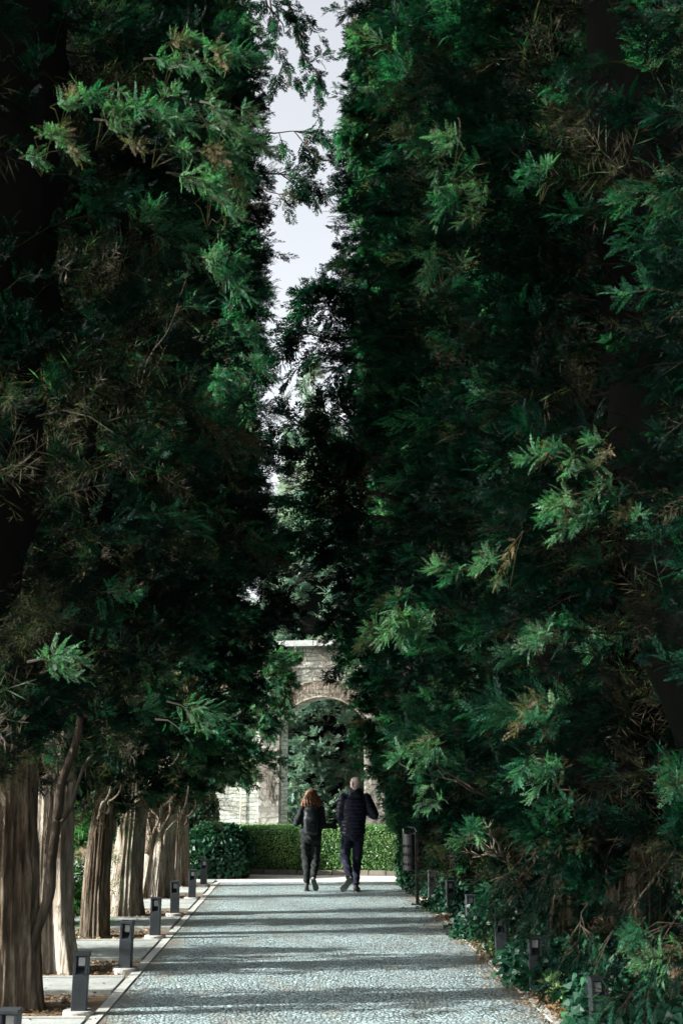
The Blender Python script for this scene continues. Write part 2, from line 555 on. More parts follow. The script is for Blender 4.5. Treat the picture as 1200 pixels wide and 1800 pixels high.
def place_sprays(P, D, S, T, rs, detail):
    """instances of the spray templates as real faces; P,D (N,3), S,T (N,)"""
    N = len(P)
    D = norm(D)
    ref = norm(np.array([0, 0, 1.0]) + rs.normal(0, .75, (N, 3)))
    X = norm(np.cross(D, ref)); Z = np.cross(X, D)
    out, tint = [], []
    ch = rs.randint(0, 3, N)
    for k in range(3):
        m = ch == k
        if not m.any(): continue
        q = TEMPL[detail][k].reshape(-1, 3)
        n, kk = m.sum(), len(q)
        curl = rs.normal(0, .18, (n, 1))
        zz = q[None, :, 2] - (.12 + np.abs(curl)) * q[None, :, 1] ** 2
        W = P[m][:, None] + S[m][:, None, None] * (q[None, :, 0:1] * X[m][:, None] * rs.uniform(.75, 1.2, (n, 1, 1)) + q[None, :, 1:2] * D[m][:, None] + zz[..., None] * Z[m][:, None])
        out.append(W.reshape(-1, 3))
        tt = T[m][:, None] + rs.normal(0, .035, (n, kk // 4))
        tint.append(tt.ravel())
    V = np.concatenate(out); t = np.clip(np.concatenate(tint), 0, 1)
    return V, t

def boughs(B, A, L, ns, rs, detail='hi', size=(.22, .36), droop=.35, tint=.3, dead=.06, spread=.75, dead_t=(.87, .93)):
    """B base points, A directions, L lengths, ns sprays on each bough"""
    n = len(B)
    A = norm(A)
    tb = np.clip(tint + rs.normal(0, .17, n), 0, .8)
    isdead = rs.rand(n) < dead
    t = rs.uniform(.15, 1.0, (n, ns)) ** .8
    P = B[:, None] + A[:, None] * (L[:, None] * t)[..., None]
    P[..., 2] -= droop * L[:, None] * t ** 2
    rad = rs.normal(0, 1, (n, ns, 3))
    rad -= (rad * A[:, None]).sum(-1, keepdims=True) * A[:, None]
    rad = norm(rad)
    D = A[:, None] * (.35 + .75 * t)[..., None] + rad * (spread * (1.15 - .6 * t))[..., None]
    D[..., 2] += .12 - droop * t * .9
    P = P + rad * (rs.uniform(0, .05, (n, ns)) * L[:, None])[..., None]
    S = rs.uniform(size[0], size[1], (n, ns)) * (1.15 - .4 * t) * rs.uniform(.7, 1.35, (n, 1))
    T = np.where(isdead[:, None], rs.uniform(*dead_t, (n, ns)), tb[:, None] + rs.normal(0, .08, (n, ns)))
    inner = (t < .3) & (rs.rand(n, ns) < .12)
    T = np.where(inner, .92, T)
    V, tt = place_sprays(P.reshape(-1, 3), D.reshape(-1, 3), S.ravel(), T.ravel(), rs, detail)
    # woody axis: two crossed strips in two steps
    ax = []
    for s0, s1 in ((0, .35), (.35, .7), (.7, 1.0)):
        p0 = B + A * (L * s0)[:, None]; p0[:, 2] -= droop * L * s0 ** 2
        p1 = B + A * (L * s1)[:, None]; p1[:, 2] -= droop * L * s1 ** 2
        for sd in ((0, 0, 1), (1, .3, 0)):
            s = norm(np.cross(A, np.array(sd, float)))
            w0 = (.0065 * (1 - s0 * .8)); w1 = (.0065 * (1 - s1 * .8))
            ax.append(np.stack([p0 - s * w0, p0 + s * w0, p1 + s * w1, p1 - s * w1], 1).reshape(-1, 3))
    ax = np.concatenate(ax)
    V = np.concatenate([V, ax]); tt = np.concatenate([tt, np.full(len(ax) // 4, .93)])
    return V, tt

def smooth_noise(th, z, rs, amp):
    v = 0
    for k, (fa, fz) in enumerate(((2, .5), (3, .9), (5, 1.7), (7, 2.6))):
        v = v + amp / (1 + k * .45) * np.sin(fa * th + rs.uniform(0, 6.28) + fz * z * rs.uniform(.8, 1.3) + 1.3 * np.sin(z * fz + rs.uniform(0, 6)))
    return v

def crown_mesh(name, prof, nb, ns, seed, detail='hi', ry=.52, size=(.22, .36), tint=.3, dead=.06, bough_len=(.45, .85), rough=.10, droop=.35, up=(.1, .8)):
    """prof: (z, radius) pairs; the crown is a shell of boughs rising from the inner wood"""
    rs = np.random.RandomState(seed)
    pz, pr = np.array([p[0] for p in prof]), np.array([p[1] for p in prof])
    zz = np.linspace(pz[0], pz[-1], 400)
    cdf = np.cumsum(np.interp(zz, pz, pr) + .15); cdf /= cdf[-1]
    nc = max(6, int(nb * .11))
    zc = np.interp(rs.rand(nc), cdf, zz); tc = rs.uniform(0, 2 * PI, nc); fc = rs.uniform(.84, 1.14, nc)
    ci = rs.randint(0, nc, nb)
    rc = np.interp(zc, pz, pr)[ci]
    z = np.clip(zc[ci] + rs.normal(0, .20, nb) * np.clip(rc, .4, 1.2), pz[0], pz[-1])
    th = tc[ci] + rs.normal(0, .22, nb) / np.clip(rc, .5, 2)
    loose = rs.rand(nb) < .30
    z = np.where(loose, np.interp(rs.rand(nb), cdf, zz), z)
    th = np.where(loose, rs.uniform(0, 2 * PI, nb), th)
    cf = np.where(loose, .84, fc[ci])
    ct = rs.normal(0, .19, nc)[ci]
    ns_rs = np.random.RandomState(seed + 50)
    r = np.interp(z, pz, pr) * (1 + smooth_noise(th, z, ns_rs, rough)) * rs.uniform(.86, 1.04, nb) * cf
    far = rs.rand(nb) < .05
    r = np.where(far, r * 1.12, r)
    L = rs.uniform(*bough_len, nb) * rs.uniform(.6, 1.35, nb) * (.65 + .35 * np.clip(r / 1.4, .2, 1.3))
    out = np.stack([np.cos(th), np.sin(th) * ry, np.zeros(nb)], 1)
    A = norm(np.stack([np.cos(th), np.sin(th), rs.uniform(*up, nb)], 1) + rs.normal(0, .16, (nb, 3)))
    tip = out * r[:, None]; tip[:, 2] = z
    B = tip - A * L[:, None]
    B[:, 2] += droop * L
    V, t = boughs(B, A, L, ns, rs, detail, size, droop, tint + ct, dead)
    # sparse dead wood deeper inside
    nd = int(nb * .2)
    z = np.interp(rs.rand(nd), cdf, zz); th = rs.uniform(0, 2 * PI, nd)
    r = np.interp(z, pz, pr) * rs.uniform(.15, .62, nd)
    B = np.stack([np.cos(th) * r, np.sin(th) * ry * r, z - .2], 1)
    A = np.stack([np.cos(th), np.sin(th), rs.uniform(0, 1.2, nd)], 1)
    V2, t2 = boughs(B, A, rs.uniform(.4, .9, nd), max(8, ns // 2), rs, 'twig', (.22, .42), .35, 0, 1.0, spread=1.1)
    V = np.concatenate([V, V2]); t = np.concatenate([t, t2])
    q = np.arange(len(V), dtype=np.int32).reshape(-1, 4)
    return np_mesh(name, V, q, t)

def core_mesh(name, prof, seed, ry=.52, k=.38):
    """lumpy solid blocking light leaks, added as near black core"""
    nz, na = 60, 28
    pz, pr = [p[0] for p in prof], [p[1] for p in prof]
    rs = np.random.RandomState(seed)
    zs = np.linspace(pz[0] + .45, pz[-1] - .8, nz)
    V = []
    for z in zs:
        for j in range(na):
            th = 2 * PI * j / na
            nr = noise.noise(Vector((math.cos(th) * 2.2, math.sin(th) * 2.2, z * 1.6 + seed)))
            nr2 = noise.noise(Vector((math.cos(th) * 7, math.sin(th) * 7, z * 5 + seed)))
            r = np.interp(z - .3, pz, pr) * k * (1 + .28 * nr + .16 * nr2)
            V.append((r * math.cos(th), r * ry * math.sin(th), z))
    q = [(i * na + j, i * na + (j + 1) % na, (i + 1) * na + (j + 1) % na, (i + 1) * na + j) for i in range(nz - 1) for j in range(na)]
    return np_mesh(name, V, q)

def trunk_mesh(name, r, h, seed, flare=.35, lean=(0, 0), lobes=.12):
    nz, na = 100, 150
    V = []
    sd = seed * 7.3
    kr = random.Random(seed)
    knots = [(kr.uniform(0, 6.28), kr.uniform(.25, 1.9), kr.uniform(.05, .12), kr.uniform(.12, .32) * kr.choice([1, 1, -.7])) for _ in range(9)]
    for i in range(nz):
        t = i / (nz - 1)
        z = h * t ** 1.9 - .05 * (i == 0)
        rr = r * (1 - .93 * max(0, z / h) ** .9) * (1 + flare * math.exp(-max(z, 0) / .28))
        for j in range(na):
            th = 2 * PI * j / na
            tw = th + z * .22 + .25 * noise.noise(Vector((z * .7, sd, 0)))
            lob = lobes * (.9 * math.sin(3 * tw + sd) + .6 * math.sin(5 * tw + 2 * sd) + .45 * math.sin(8 * tw + sd * 3))
            fine = .035 * math.sin(19 * tw + 2 * noise.noise(Vector((th, z * 1.5, sd)))) + .09 * noise.noise(Vector((math.cos(th) * 2.6, math.sin(th) * 2.6, z * 1.1 + sd)))
            fine += .05 * noise.noise(Vector((math.cos(th) * 9, math.sin(th) * 9, z * 1.7 + sd)))
            fine -= .10 * abs(noise.noise(Vector((math.cos(th) * 13, math.sin(th) * 13, z * 1.1 + sd)))) * (1.6 if lobes > .1 else 1)
            for ka, kz, kw, kh in knots:
                da = (th - ka + PI) % (2 * PI) - PI
                fine += kh * math.exp(-((da * r) ** 2 + ((z - kz) * .6) ** 2) / (kw * kw * .4))
            k = 1 + lob * (.5 + .8 * math.exp(-max(z, 0) / 1.2)) + fine
            V.append((rr * k * math.cos(th) + lean[0] * z + .06 * (math.sin(z * 1.3 + sd) - math.sin(sd)), rr * k * math.sin(th) + lean[1] * z, z))
    q = [(i * na + j, i * na + (j + 1) % na, (i + 1) * na + (j + 1) % na, (i + 1) * na + j) for i in range(nz - 1) for j in range(na)]
    return np_mesh(name, V, q, smooth=True)

def wavy(p0, p1, n, amp, seed, sag=0):
    rs = random.Random(seed)
    p0, p1 = Vector(p0), Vector(p1)
    out = []
    o = Vector((rs.uniform(0, 50), rs.uniform(0, 50), 0))
    for i in range(n + 1):
        t = i / n
        q = p0.lerp(p1, t)
        d = Vector((noise.noise(o + Vector((t * 3, 0, 0))), noise.noise(o + Vector((0, t * 3, 5))), noise.noise(o + Vector((9, 0, t * 3)))))
        q += d * amp * math.sin(PI * min(1, t * 1.4) * .72)
        q.z -= sag * t * t
        out.append(q)
    return out

LP = [(1.60, .35), (1.85, .95), (2.3, 1.45), (3.0, 1.85), (4.2, 1.98), (6.0, 1.9), (8.5, 1.75), (11, 1.65), (14, 1.45), (16, 1.0), (17.6, .12)]
LF = [(1.42, .5), (1.6, .9), (1.9, 1.2), (2.3, 1.5), (3.0, 1.85), (4.2, 2.05), (6.0, 1.85), (8.5, 1.52), (11, 1.42), (14, 1.35), (16, 1.0), (17.6, .12)]
RF = [(.22, .3), (.5, .5), (.9, .72), (1.5, 1.1), (2.4, 1.45), (3.6, 1.75), (5.5, 1.85), (8.5, 1.72), (12, 1.68), (15, 1.55), (17.8, .15)]
RP = [(.22, .3), (.5, .42), (.9, .68), (1.5, 1.05), (2.4, 1.5), (3.6, 1.78), (5.5, 1.9), (8.5, 1.9), (12, 1.85), (15, 1.5), (17.8, .15)]
crownL_hi = crown_mesh('crown', LP, 1500, 32, 11, 'hi', ry=.36, size=(.11, .20), tint=.17, rough=.08, dead=.02)
crownL_mid = crown_mesh('crown', LF, 1900, 24, 12, 'mid', ry=.29, size=(.13, .22), tint=.24, rough=.07, dead=.015, bough_len=(.35, .65))
crownR_hi = crown_mesh('crown', RP, 2100, 30, 21, 'hi', ry=.85, size=(.11, .21), tint=.17, rough=.11, dead=.02)
crownR_mid = crown_mesh('crown', RF, 2400, 24, 22, 'mid', ry=.85, size=(.13, .22), tint=.18, rough=.09, dead=.02, bough_len=(.4, .8))
coreL, coreR = core_mesh('dark_core', LP, 1, ry=.38), core_mesh('dark_core', RP, 2, ry=.7)  # solid cores added to stop light leaking through the crowns

def tree(x, y, label, crown, core, trunk, mat_c, bark, rz=0, sx=1, sz=1, group=None):
    t = tag(empty('cypress_tree', (x, y, 0)), label, 'tree', group)
    o = link('trunk', trunk, bark, t)
    c = link('crown', crown, mat_c, t); c.rotation_euler.z = rz; c.scale = (sx, sx, sz)
    k = link('dark_core', core, M['near_black'], t); k.rotation_euler.z = rz; k.scale = (sx, sx, sz)
    return t

GL, GR = 'cypresses in the left row along the path', 'cypresses in the right row along the path'
left_spec = [
    # x, y, radius, crown mesh, rot, scale xy, label
    (-2.30, 7.60, .21, 'hi', 0, .90, 'near left cypress, trunk out of frame, sun-tinted bough tips top left'),
    (-2.17, 10.07, .205, 'hi', PI, .88, 'cypress with smooth brown trunk and thin dark stem leaning at its foot'),
    (-2.23, 12.04, .195, 'hi', 0, .93, 'cypress with broad pale shaggy trunk just beyond the nearest tall bollard'),
    (-2.28, 14.72, .15, 'mid', PI, .90, 'cypress with slim reddish brown trunk beside the bright green shrub'),
    (-2.30, 17.09, .19, 'mid', 0, .94, 'cypress with smooth pale grey flared trunk lit by the sun'),
    (-2.23, 19.68, .20, 'mid', PI, .98, 'cypress with forked trunk of several pale upright stems'),
    (-2.10, 21.90, .17, 'mid', 0, 1.0, 'farthest cypress of the left row with low round crown over the ivy block'),
]
LT = []
left_spec += [(-2.75, 5.15, .2, 'hi', PI, .75, 'left cypress standing before the picture begins, nearest of the row')]
for i, (x, y, r, k, rz, sx, lab) in enumerate(left_spec):
    tm = trunk_mesh('trunk', r, 13, i + 1, flare=[.3, .2, .3, .12, .32, .3, .35, .3][i], lobes=[.06, .06, .21, .07, .09, .23, .11, .1][i],
                    lean=[(0, 0), (.035, 0), (.015, 0), (.02, 0), (.0, 0), (.03, 0), (.02, 0), (0, 0)][i])
    LT.append(tree(x, y, lab, crownL_hi if k == 'hi' else crownL_mid, coreL, tm, M['cypress'], M['bark_brown'] if i in (1, 3) else (M['bark_pale'] if i in (2, 4, 5) else M['bark']), rz, sx, 1.0, GL))
right_spec = [
    (3.25, 6.00, .20, 'hi', 0, .85, 'nearest right cypress filling the lower right corner with dark sprays'),
    (2.78, 8.10, .20, 'hi', PI, .98, 'right cypress with bright sprays hanging at mid height at the right edge'),
    (2.60, 10.25, .20, 'hi', 0, 1.0, 'right cypress standing just behind the bollard among the bright ivy'),
    (2.47, 12.46, .19, 'hi', PI, .97, 'right cypress with split brown trunk showing under its low skirts'),
    (2.50, 14.90, .18, 'mid', 0, .90, 'right cypress with bare pale twigs reaching over the ivy'),
    (2.50, 17.40, .18, 'mid', PI, .94, 'right cypress whose dark arm reaches across the sky gap'),
    (2.48, 19.80, .18, 'mid', 0, 1.0, 'right cypress behind the litter bin'),
    (2.50, 22.20, .18, 'mid', PI, 1.0, 'farthest cypress of the right row beside the ivy pillar'),
]
RT = []
for i, (x, y, r, k, rz, sx, lab) in enumerate(right_spec):
    tm = trunk_mesh('trunk', r, 13, i + 21, flare=.4, lobes=.13)
    RT.append(tree(x, y, lab, crownR_hi if k == 'hi' else crownR_mid, coreR, tm, M['cypress'], M['bark_brown'], rz, sx, 1.0, GR))

def extra_boughs(name, parent, specs, seed, detail='hi', ns=26, size=(.16, .28), tint=.3, dead=.02, droop=.45, material=None):
    """named boughs reaching out of a crown: specs = (base, tip, side boughs)"""
    rs = np.random.RandomState(seed)
    B, A, L = [], [], []
    wood = MB()
    for p0, p1, nside, r0 in specs:
        p0, p1 = np.array(p0, float), np.array(p1, float)
        ln = np.linalg.norm(p1 - p0)
        pts = wavy(p0, p1, 8, ln * .12, seed + nside)
        wood.tube(pts, [r0 * (1 - .8 * i / 8) for i in range(9)], 5)
        P = np.array([list(q) for q in pts])
        for k in range(nside):
            t = rs.uniform(.3, 1.0) if k else 1.0
            q = np.array([np.interp(t * 8, range(9), P[:, c]) for c in range(3)])
            d = (p1 - p0) / ln + rs.normal(0, .55, 3) + np.array([0, 0, -.1])
            l = rs.uniform(.28, .6) * (1.15 - .3 * t)
            B.append(q); A.append(d); L.append(l)
            wood.tube([Vector(q), Vector(q + norm(d) * l * .5)], [min(.008, r0 * .6), .003], 4)
    V, t = boughs(np.array(B), np.array(A), np.array(L), ns, rs, detail, size, droop, tint, dead)
    q = np.arange(len(V), dtype=np.int32).reshape(-1, 4)
    loc = Vector(parent.location)
    o = link(name, np_mesh(name, V - np.array(loc)[None], q, t), material or M['cypress'], parent)
    wood.v = [(a - loc.x, b - loc.y, c - loc.z) for a, b, c in wood.v]
    wood.build('bough_wood', M['twig_dark'], o, True)
    return o

# ---- reference rays: real points measured from the photograph
_p, _s = R(PITCH), R(YAW)
_fw = np.array([math.sin(_s) * math.cos(_p), math.cos(_s) * math.cos(_p), math.sin(_p)])
_rt = np.array([math.cos(_s), -math.sin(_s), 0.0]); _up = np.cross(_rt, _fw)
def at(x, y, Y):
    r = _fw + _rt * (x - 600) / F_PX + _up * (900 - y) / F_PX
    return tuple(np.array([0, 0, EYE]) + r * (Y / r[1]))

# boughs that cross the sky gap
extra_boughs('hanging_bough', LT[4], [(at(440, -60, 16.6), at(500, 60, 16.2), 5, .03), (at(470, -60, 16.6), at(560, 130, 16.0), 9, .03), (at(470, -40, 16.6), at(490, 110, 16.2), 6, .02)], 5, 'mid', 22, (.14, .24), droop=.6)
extra_boughs('hanging_bough', LT[4], [(at(440, 240, 17.0), at(535, 232, 16.6), 6, .02), (at(440, 300, 17.0), at(540, 310, 16.6), 7, .02), (at(430, 330, 17), at(505, 345, 16.6), 4, .02)], 6, 'mid', 22, (.14, .24), droop=.35)
extra_boughs('reaching_bough', RT[4], [(at(680, 560, 14.6), at(530, 520, 14.3), 12, .03), (at(680, 600, 14.6), at(520, 590, 14.3), 11, .03), (at(680, 640, 14.6), at(565, 620, 14.3), 8, .03),
                                       (at(660, 520, 14.6), at(580, 495, 14.3), 8, .02)], 7, 'mid', 20, (.14, .24), droop=.5, tint=.2)
extra_boughs('reaching_bough', RT[3], [(at(740, 830, 12.9), at(520, 740, 12.8), 12, .03), (at(740, 900, 12.9), at(530, 800, 12.7), 14, .03), (at(720, 930, 12.9), at(540, 860, 12.8), 14, .03),
                                       (at(720, 860, 12.6), at(560, 700, 12.6), 9, .02), (at(740, 960, 12.9), at(545, 930, 12.7), 12, .02)], 8, 'mid', 18, (.15, .26), droop=.35, tint=.2)
# boughs in the sun gaps of the left row, sunlight painted in as paler leaf tint
def sun_tint_patch(parent, side, spots, seed, detail='fine', ns=46, size=(.05, .115), tint=.71, dead=.09, droop=.55, blen=(.14, .34), reach=.42, density=3.2):
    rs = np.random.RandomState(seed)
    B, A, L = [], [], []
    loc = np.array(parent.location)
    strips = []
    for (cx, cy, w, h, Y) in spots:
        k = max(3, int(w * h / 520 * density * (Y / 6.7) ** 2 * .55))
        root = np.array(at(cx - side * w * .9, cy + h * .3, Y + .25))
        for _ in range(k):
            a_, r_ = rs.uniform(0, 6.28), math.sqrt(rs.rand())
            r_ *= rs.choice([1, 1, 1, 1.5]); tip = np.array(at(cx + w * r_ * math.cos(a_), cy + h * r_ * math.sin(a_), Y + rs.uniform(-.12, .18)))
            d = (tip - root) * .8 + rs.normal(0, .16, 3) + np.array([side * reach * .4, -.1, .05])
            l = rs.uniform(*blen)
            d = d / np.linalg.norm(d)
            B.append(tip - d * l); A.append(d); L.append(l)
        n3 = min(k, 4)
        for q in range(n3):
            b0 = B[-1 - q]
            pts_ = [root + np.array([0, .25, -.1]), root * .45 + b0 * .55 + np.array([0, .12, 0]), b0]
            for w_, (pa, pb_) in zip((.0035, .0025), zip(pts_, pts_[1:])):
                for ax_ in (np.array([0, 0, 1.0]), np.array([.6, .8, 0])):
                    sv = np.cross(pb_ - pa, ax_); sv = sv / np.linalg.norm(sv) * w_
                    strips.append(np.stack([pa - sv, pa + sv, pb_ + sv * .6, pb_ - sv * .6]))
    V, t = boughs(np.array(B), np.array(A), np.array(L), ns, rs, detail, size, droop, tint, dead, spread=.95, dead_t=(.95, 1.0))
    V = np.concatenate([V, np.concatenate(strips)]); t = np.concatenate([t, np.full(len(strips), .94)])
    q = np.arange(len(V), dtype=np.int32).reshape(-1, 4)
    o = link('sun_tinted_boughs', np_mesh('sun_tinted_boughs', V - loc[None], q, t), M['cypress'], parent)
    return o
sun_tint_patch(LT[0], 1, [(345, 85, 75, 55, 6.58), (350, 215, 100, 60, 6.58), (430, 285, 45, 50, 6.58), (230, 190, 80, 35, 6.65), (130, 150, 40, 25, 6.65), (110, 240, 55, 30, 6.65), (395, 330, 40, 40, 6.58), (140, 1120, 40, 22, 6.65)], 9, dead=.12, tint=.77)
sun_tint_patch(RT[1], -1, [(775, 250, 30, 40, 6.85), (800, 330, 45, 50, 6.85), (760, 440, 25, 20, 6.85), (930, 290, 35, 35, 6.85), (930, 765, 45, 22, 6.85), (1020, 780, 45, 30, 6.85), (960, 880, 40, 35, 6.8), (1040, 880, 55, 40, 6.85),
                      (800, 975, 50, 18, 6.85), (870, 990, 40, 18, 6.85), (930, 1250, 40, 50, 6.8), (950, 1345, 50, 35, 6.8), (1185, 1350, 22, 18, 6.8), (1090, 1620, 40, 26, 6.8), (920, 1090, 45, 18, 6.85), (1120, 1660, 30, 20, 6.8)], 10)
sun_tint_patch(RT[2], -1, [(1050, 70, 40, 50, 9.2), (1130, 180, 30, 30, 9.2), (960, 150, 20, 20, 9.2), (700, 1080, 50, 30, 9.25), (725, 1312, 28, 14, 9.2), (860, 450, 40, 40, 9.25), (820, 1440, 28, 22, 9.2)], 17, size=(.10, .17), dead=.1)
sun_tint_patch(RT[5], -1, [(625, 200, 26, 60, 16.3), (640, 310, 22, 40, 16.3), (640, 60, 26, 40, 16.3), (700, 330, 20, 30, 16.3)], 18, 'mid', 18, (.14, .24), tint=.6, blen=(.25, .5))
sun_tint_patch(LT[5], 1, [(420, 480, 50, 70, 18.5), (450, 620, 36, 60, 18.5), (400, 350, 40, 60, 18.5), (445, 60, 25, 50, 18.5)], 19, 'mid', 18, (.14, .24), tint=.60, dead=.02, blen=(.25, .5), density=1.3)
sun_tint_patch(LT[1], 1, [(415, 420, 38, 70, 9.05), (400, 560, 36, 60, 9.05), (425, 660, 40, 50, 9.05), (395, 300, 30, 40, 9.05), (380, 1240, 50, 30, 9.05)], 23, 'fine', 34, (.07, .14), tint=.58, dead=.02, blen=(.2, .45), density=2.0)
sun_tint_patch(LT[2], 1, [(455, 520, 30, 70, 11.25), (465, 640, 30, 50, 11.25), (440, 400, 25, 50, 11.25), (450, 250, 25, 50, 11.25)], 24, 'fine', 34, (.07, .14), tint=.58, dead=.02, blen=(.2, .45), density=1.7)
sun_tint_patch(LT[6], 1, [(420, 1325, 62, 36, 21.0), (465, 1255, 36, 42, 21.0), (360, 1335, 40, 22, 21.0), (500, 1175, 28, 48, 21.0), (405, 1358, 40, 14, 21.0)], 20, 'mid', 22, (.11, .20), tint=.72, dead=.01, blen=(.22, .4), density=2.2)
sun_tint_patch(LT[4], 1, [(300, 1280, 60, 30, 16.0), (370, 1240, 45, 45, 16.0), (250, 1300, 40, 20, 16.0)], 22, 'mid', 20, (.12, .21), tint=.62, dead=.06, blen=(.25, .45), density=1.6)
sun_tint_patch(LT[3], 1, [(220, 1290, 50, 25, 13.5), (300, 1200, 50, 30, 13.5)], 25, 'mid', 20, (.11, .2), tint=.55, dead=.08, blen=(.22, .42), density=1.3)
sun_tint_patch(RT[7], -1, [(625, 1150, 34, 60, 21.5), (640, 1260, 32, 50, 21.5), (672, 1340, 34, 36, 21.5), (700, 1410, 26, 34, 21.5), (720, 1440, 22, 24, 21.5), (700, 1270, 44, 60, 21.3)], 26, 'mid', 22, (.12, .21), tint=.50, dead=.03, blen=(.22, .42), density=1.7)
sun_tint_patch(RT[3], -1, [(660, 1100, 40, 30, 11.6), (690, 1060, 40, 26, 11.6), (770, 1200, 30, 30, 11.6), (740, 1380, 30, 20, 11.6)], 27, 'fine', 34, (.07, .14), tint=.66, dead=.12, blen=(.18, .36), density=1.8)
extra_boughs('low_bough', RT[1], [((2.6, 7.7, 1.3), (1.95, 7.6, .45), 7, .007), ((2.7, 7.6, 1.0), (2.2, 7.5, .25), 6, .007), ((2.6, 8.0, 1.6), (1.9, 7.9, .8), 7, .007), ((2.6, 8.9, 1.2), (2.05, 9.2, .35), 7, .007)], 51, 'fine', 34, (.08, .16), tint=.2)
extra_boughs('low_bough', RT[2], [((2.5, 10.0, 1.3), (2.05, 9.7, .5), 7, .007), ((2.5, 10.6, 1.2), (2.0, 11.2, .5), 8, .007), ((2.5, 10.4, 1.5), (1.95, 10.1, .95), 6, .007)], 52, 'fine', 30, (.09, .17), tint=.2)
extra_boughs('low_bough', RT[3], [((2.4, 12.3, 1.3), (1.95, 12.2, .6), 7, .007), ((2.4, 12.8, 1.2), (2.0, 13.5, .5), 8, .007)], 53, 'fine', 30, (.09, .17), tint=.25)
# low skirts on the outer side of the left row
extra_boughs('low_bough', LT[1], [((-2.9, 9.6, 2.6), (-3.7, 9.5, 1.5), 8, .02), ((-2.9, 10.2, 2.6), (-3.8, 10.3, 1.3), 8, .02)], 41, 'mid', 18, (.16, .26))
extra_boughs('low_bough', LT[2], [((-2.9, 11.8, 2.6), (-3.7, 11.5, 1.6), 8, .02), ((-2.9, 12.2, 2.6), (-3.9, 12.3, 1.4), 9, .02), ], 42, 'mid', 18, (.16, .26))

# stems and bare branches on the left trunks
def stems(name, parent, lst, material, n=8):
    b = MB()
    loc = Vector(parent.location)
    for p0, p1, r0, r1, amp, sd in lst:
        pts = [q - loc for q in wavy(p0, p1, 14, amp, sd)]
        b.tube(pts, [r0 + (r1 - r0) * i / 14 for i in range(15)], n)
    return b.build(name, material, parent, True)
stems('leaning_stem', LT[1], [(at(48, 1700, 10.0), at(100, 1440, 9.9), .045, .036, .08, 1), (at(100, 1440, 9.9), at(140, 1260, 9.8), .036, .028, .05, 2), (at(97, 1465, 9.9), at(160, 1330, 9.8), .018, .009, .12, 3), (at(118, 1380, 9.9), at(90, 1300, 9.9), .012, .006, .1, 4)], M['twig_dark'])
tw = []
rr = random.Random(8)
for k in range(11):
    x0 = rr.uniform(255, 300); y0 = rr.uniform(1400, 1500)
    tw.append((at(x0, y0, 19.5), at(x0 + rr.uniform(-15, 60), rr.uniform(1320, 1350), 19.3), rr.uniform(.018, .035), .010, .22, 40 + k))
tw += [(at(250, 1480, 19.6), at(252, 1340, 19.6), .10, .07, .25, 61), (at(262, 1500, 19.55), at(280, 1330, 19.5), .09, .06, .2, 62)]
stems('branch', LT[5], tw, M['bark'])
stems('branch', LT[4], [(at(232, 1420, 16.8), at(300, 1330, 16.5), .02, .008, .2, 71), (at(238, 1400, 16.8), at(330, 1310, 16.2), .018, .006, .25, 72), (at(205, 1420, 16.8), at(215, 1350, 16.6), .02, .01, .1, 73)], M['twig'])
stems('branch', LT[3], [(at(172, 1440, 14.5), at(195, 1380, 14.3), .02, .01, .1, 74), (at(188, 1430, 14.5), at(215, 1370, 14.2), .016, .007, .15, 75)], M['twig'])
stems('branch', LT[2], [(at(80, 1500, 11.8), at(84, 1430, 11.7), .012, .006, .03, 76)], M['twig'])
stems('branch', LT[6], [(at(325, 1450, 21.7), at(345, 1380, 21.5), .02, .01, .2, 77), (at(318, 1440, 21.7), at(320, 1370, 21.6), .02, .01, .2, 78)], M['twig_dark'])
# bare twig fans on the right
def fan(parent, p0, tips, seed, material, r0=.012):
    b = MB(); rs = random.Random(seed); loc = Vector(parent.location)
    for tp in tips:
        pts = [q - loc for q in wavy(p0, tp, 8, .10, rs.randint(0, 999))]
        b.tube(pts, [r0 * (1 - .75 * i / 8) for i in range(9)], 4)
        for k in range(5):
            i = rs.randint(3, 7)
            d = (pts[-1] - pts[0]).normalized() * .5 + Vector((rs.uniform(-1, 1), rs.uniform(-1, 1), rs.uniform(-.8, .8))) * .5
            b.tube([pts[i], pts[i] + d * .05, pts[i] + d * .13 + Vector((0, 0, .01))], [r0 * .45, r0 * .35, r0 * .15], 4)
    return b.build('bare_twigs', material, parent, True)
fan(RT[3], at(885, 1505, 12.2), [at(822, 1445, 12.0), at(818, 1462, 12.0), at(825, 1478, 12.0), at(830, 1495, 12.0), at(845, 1440, 11.9), at(820, 1500, 12.1)], 1, M['twig'])
fan(RT[2], at(860, 1400, 10.0), [at(700, 1310, 9.8), at(720, 1345, 9.8)], 3, M['twig_dark'])
fan(LT[0], at(200, 500, 8.2), [at(150, 350, 8.1), at(170, 340, 8.1), at(190, 350, 8.1), at(215, 360, 8.1), at(240, 380, 8.1)], 4, M['twig_dark'], .006)
fan(LT[1], at(240, 700, 9.4), [at(330, 460, 9.2), at(280, 590, 9.2), at(300, 600, 9.2)], 5, M['twig_dark'], .006)

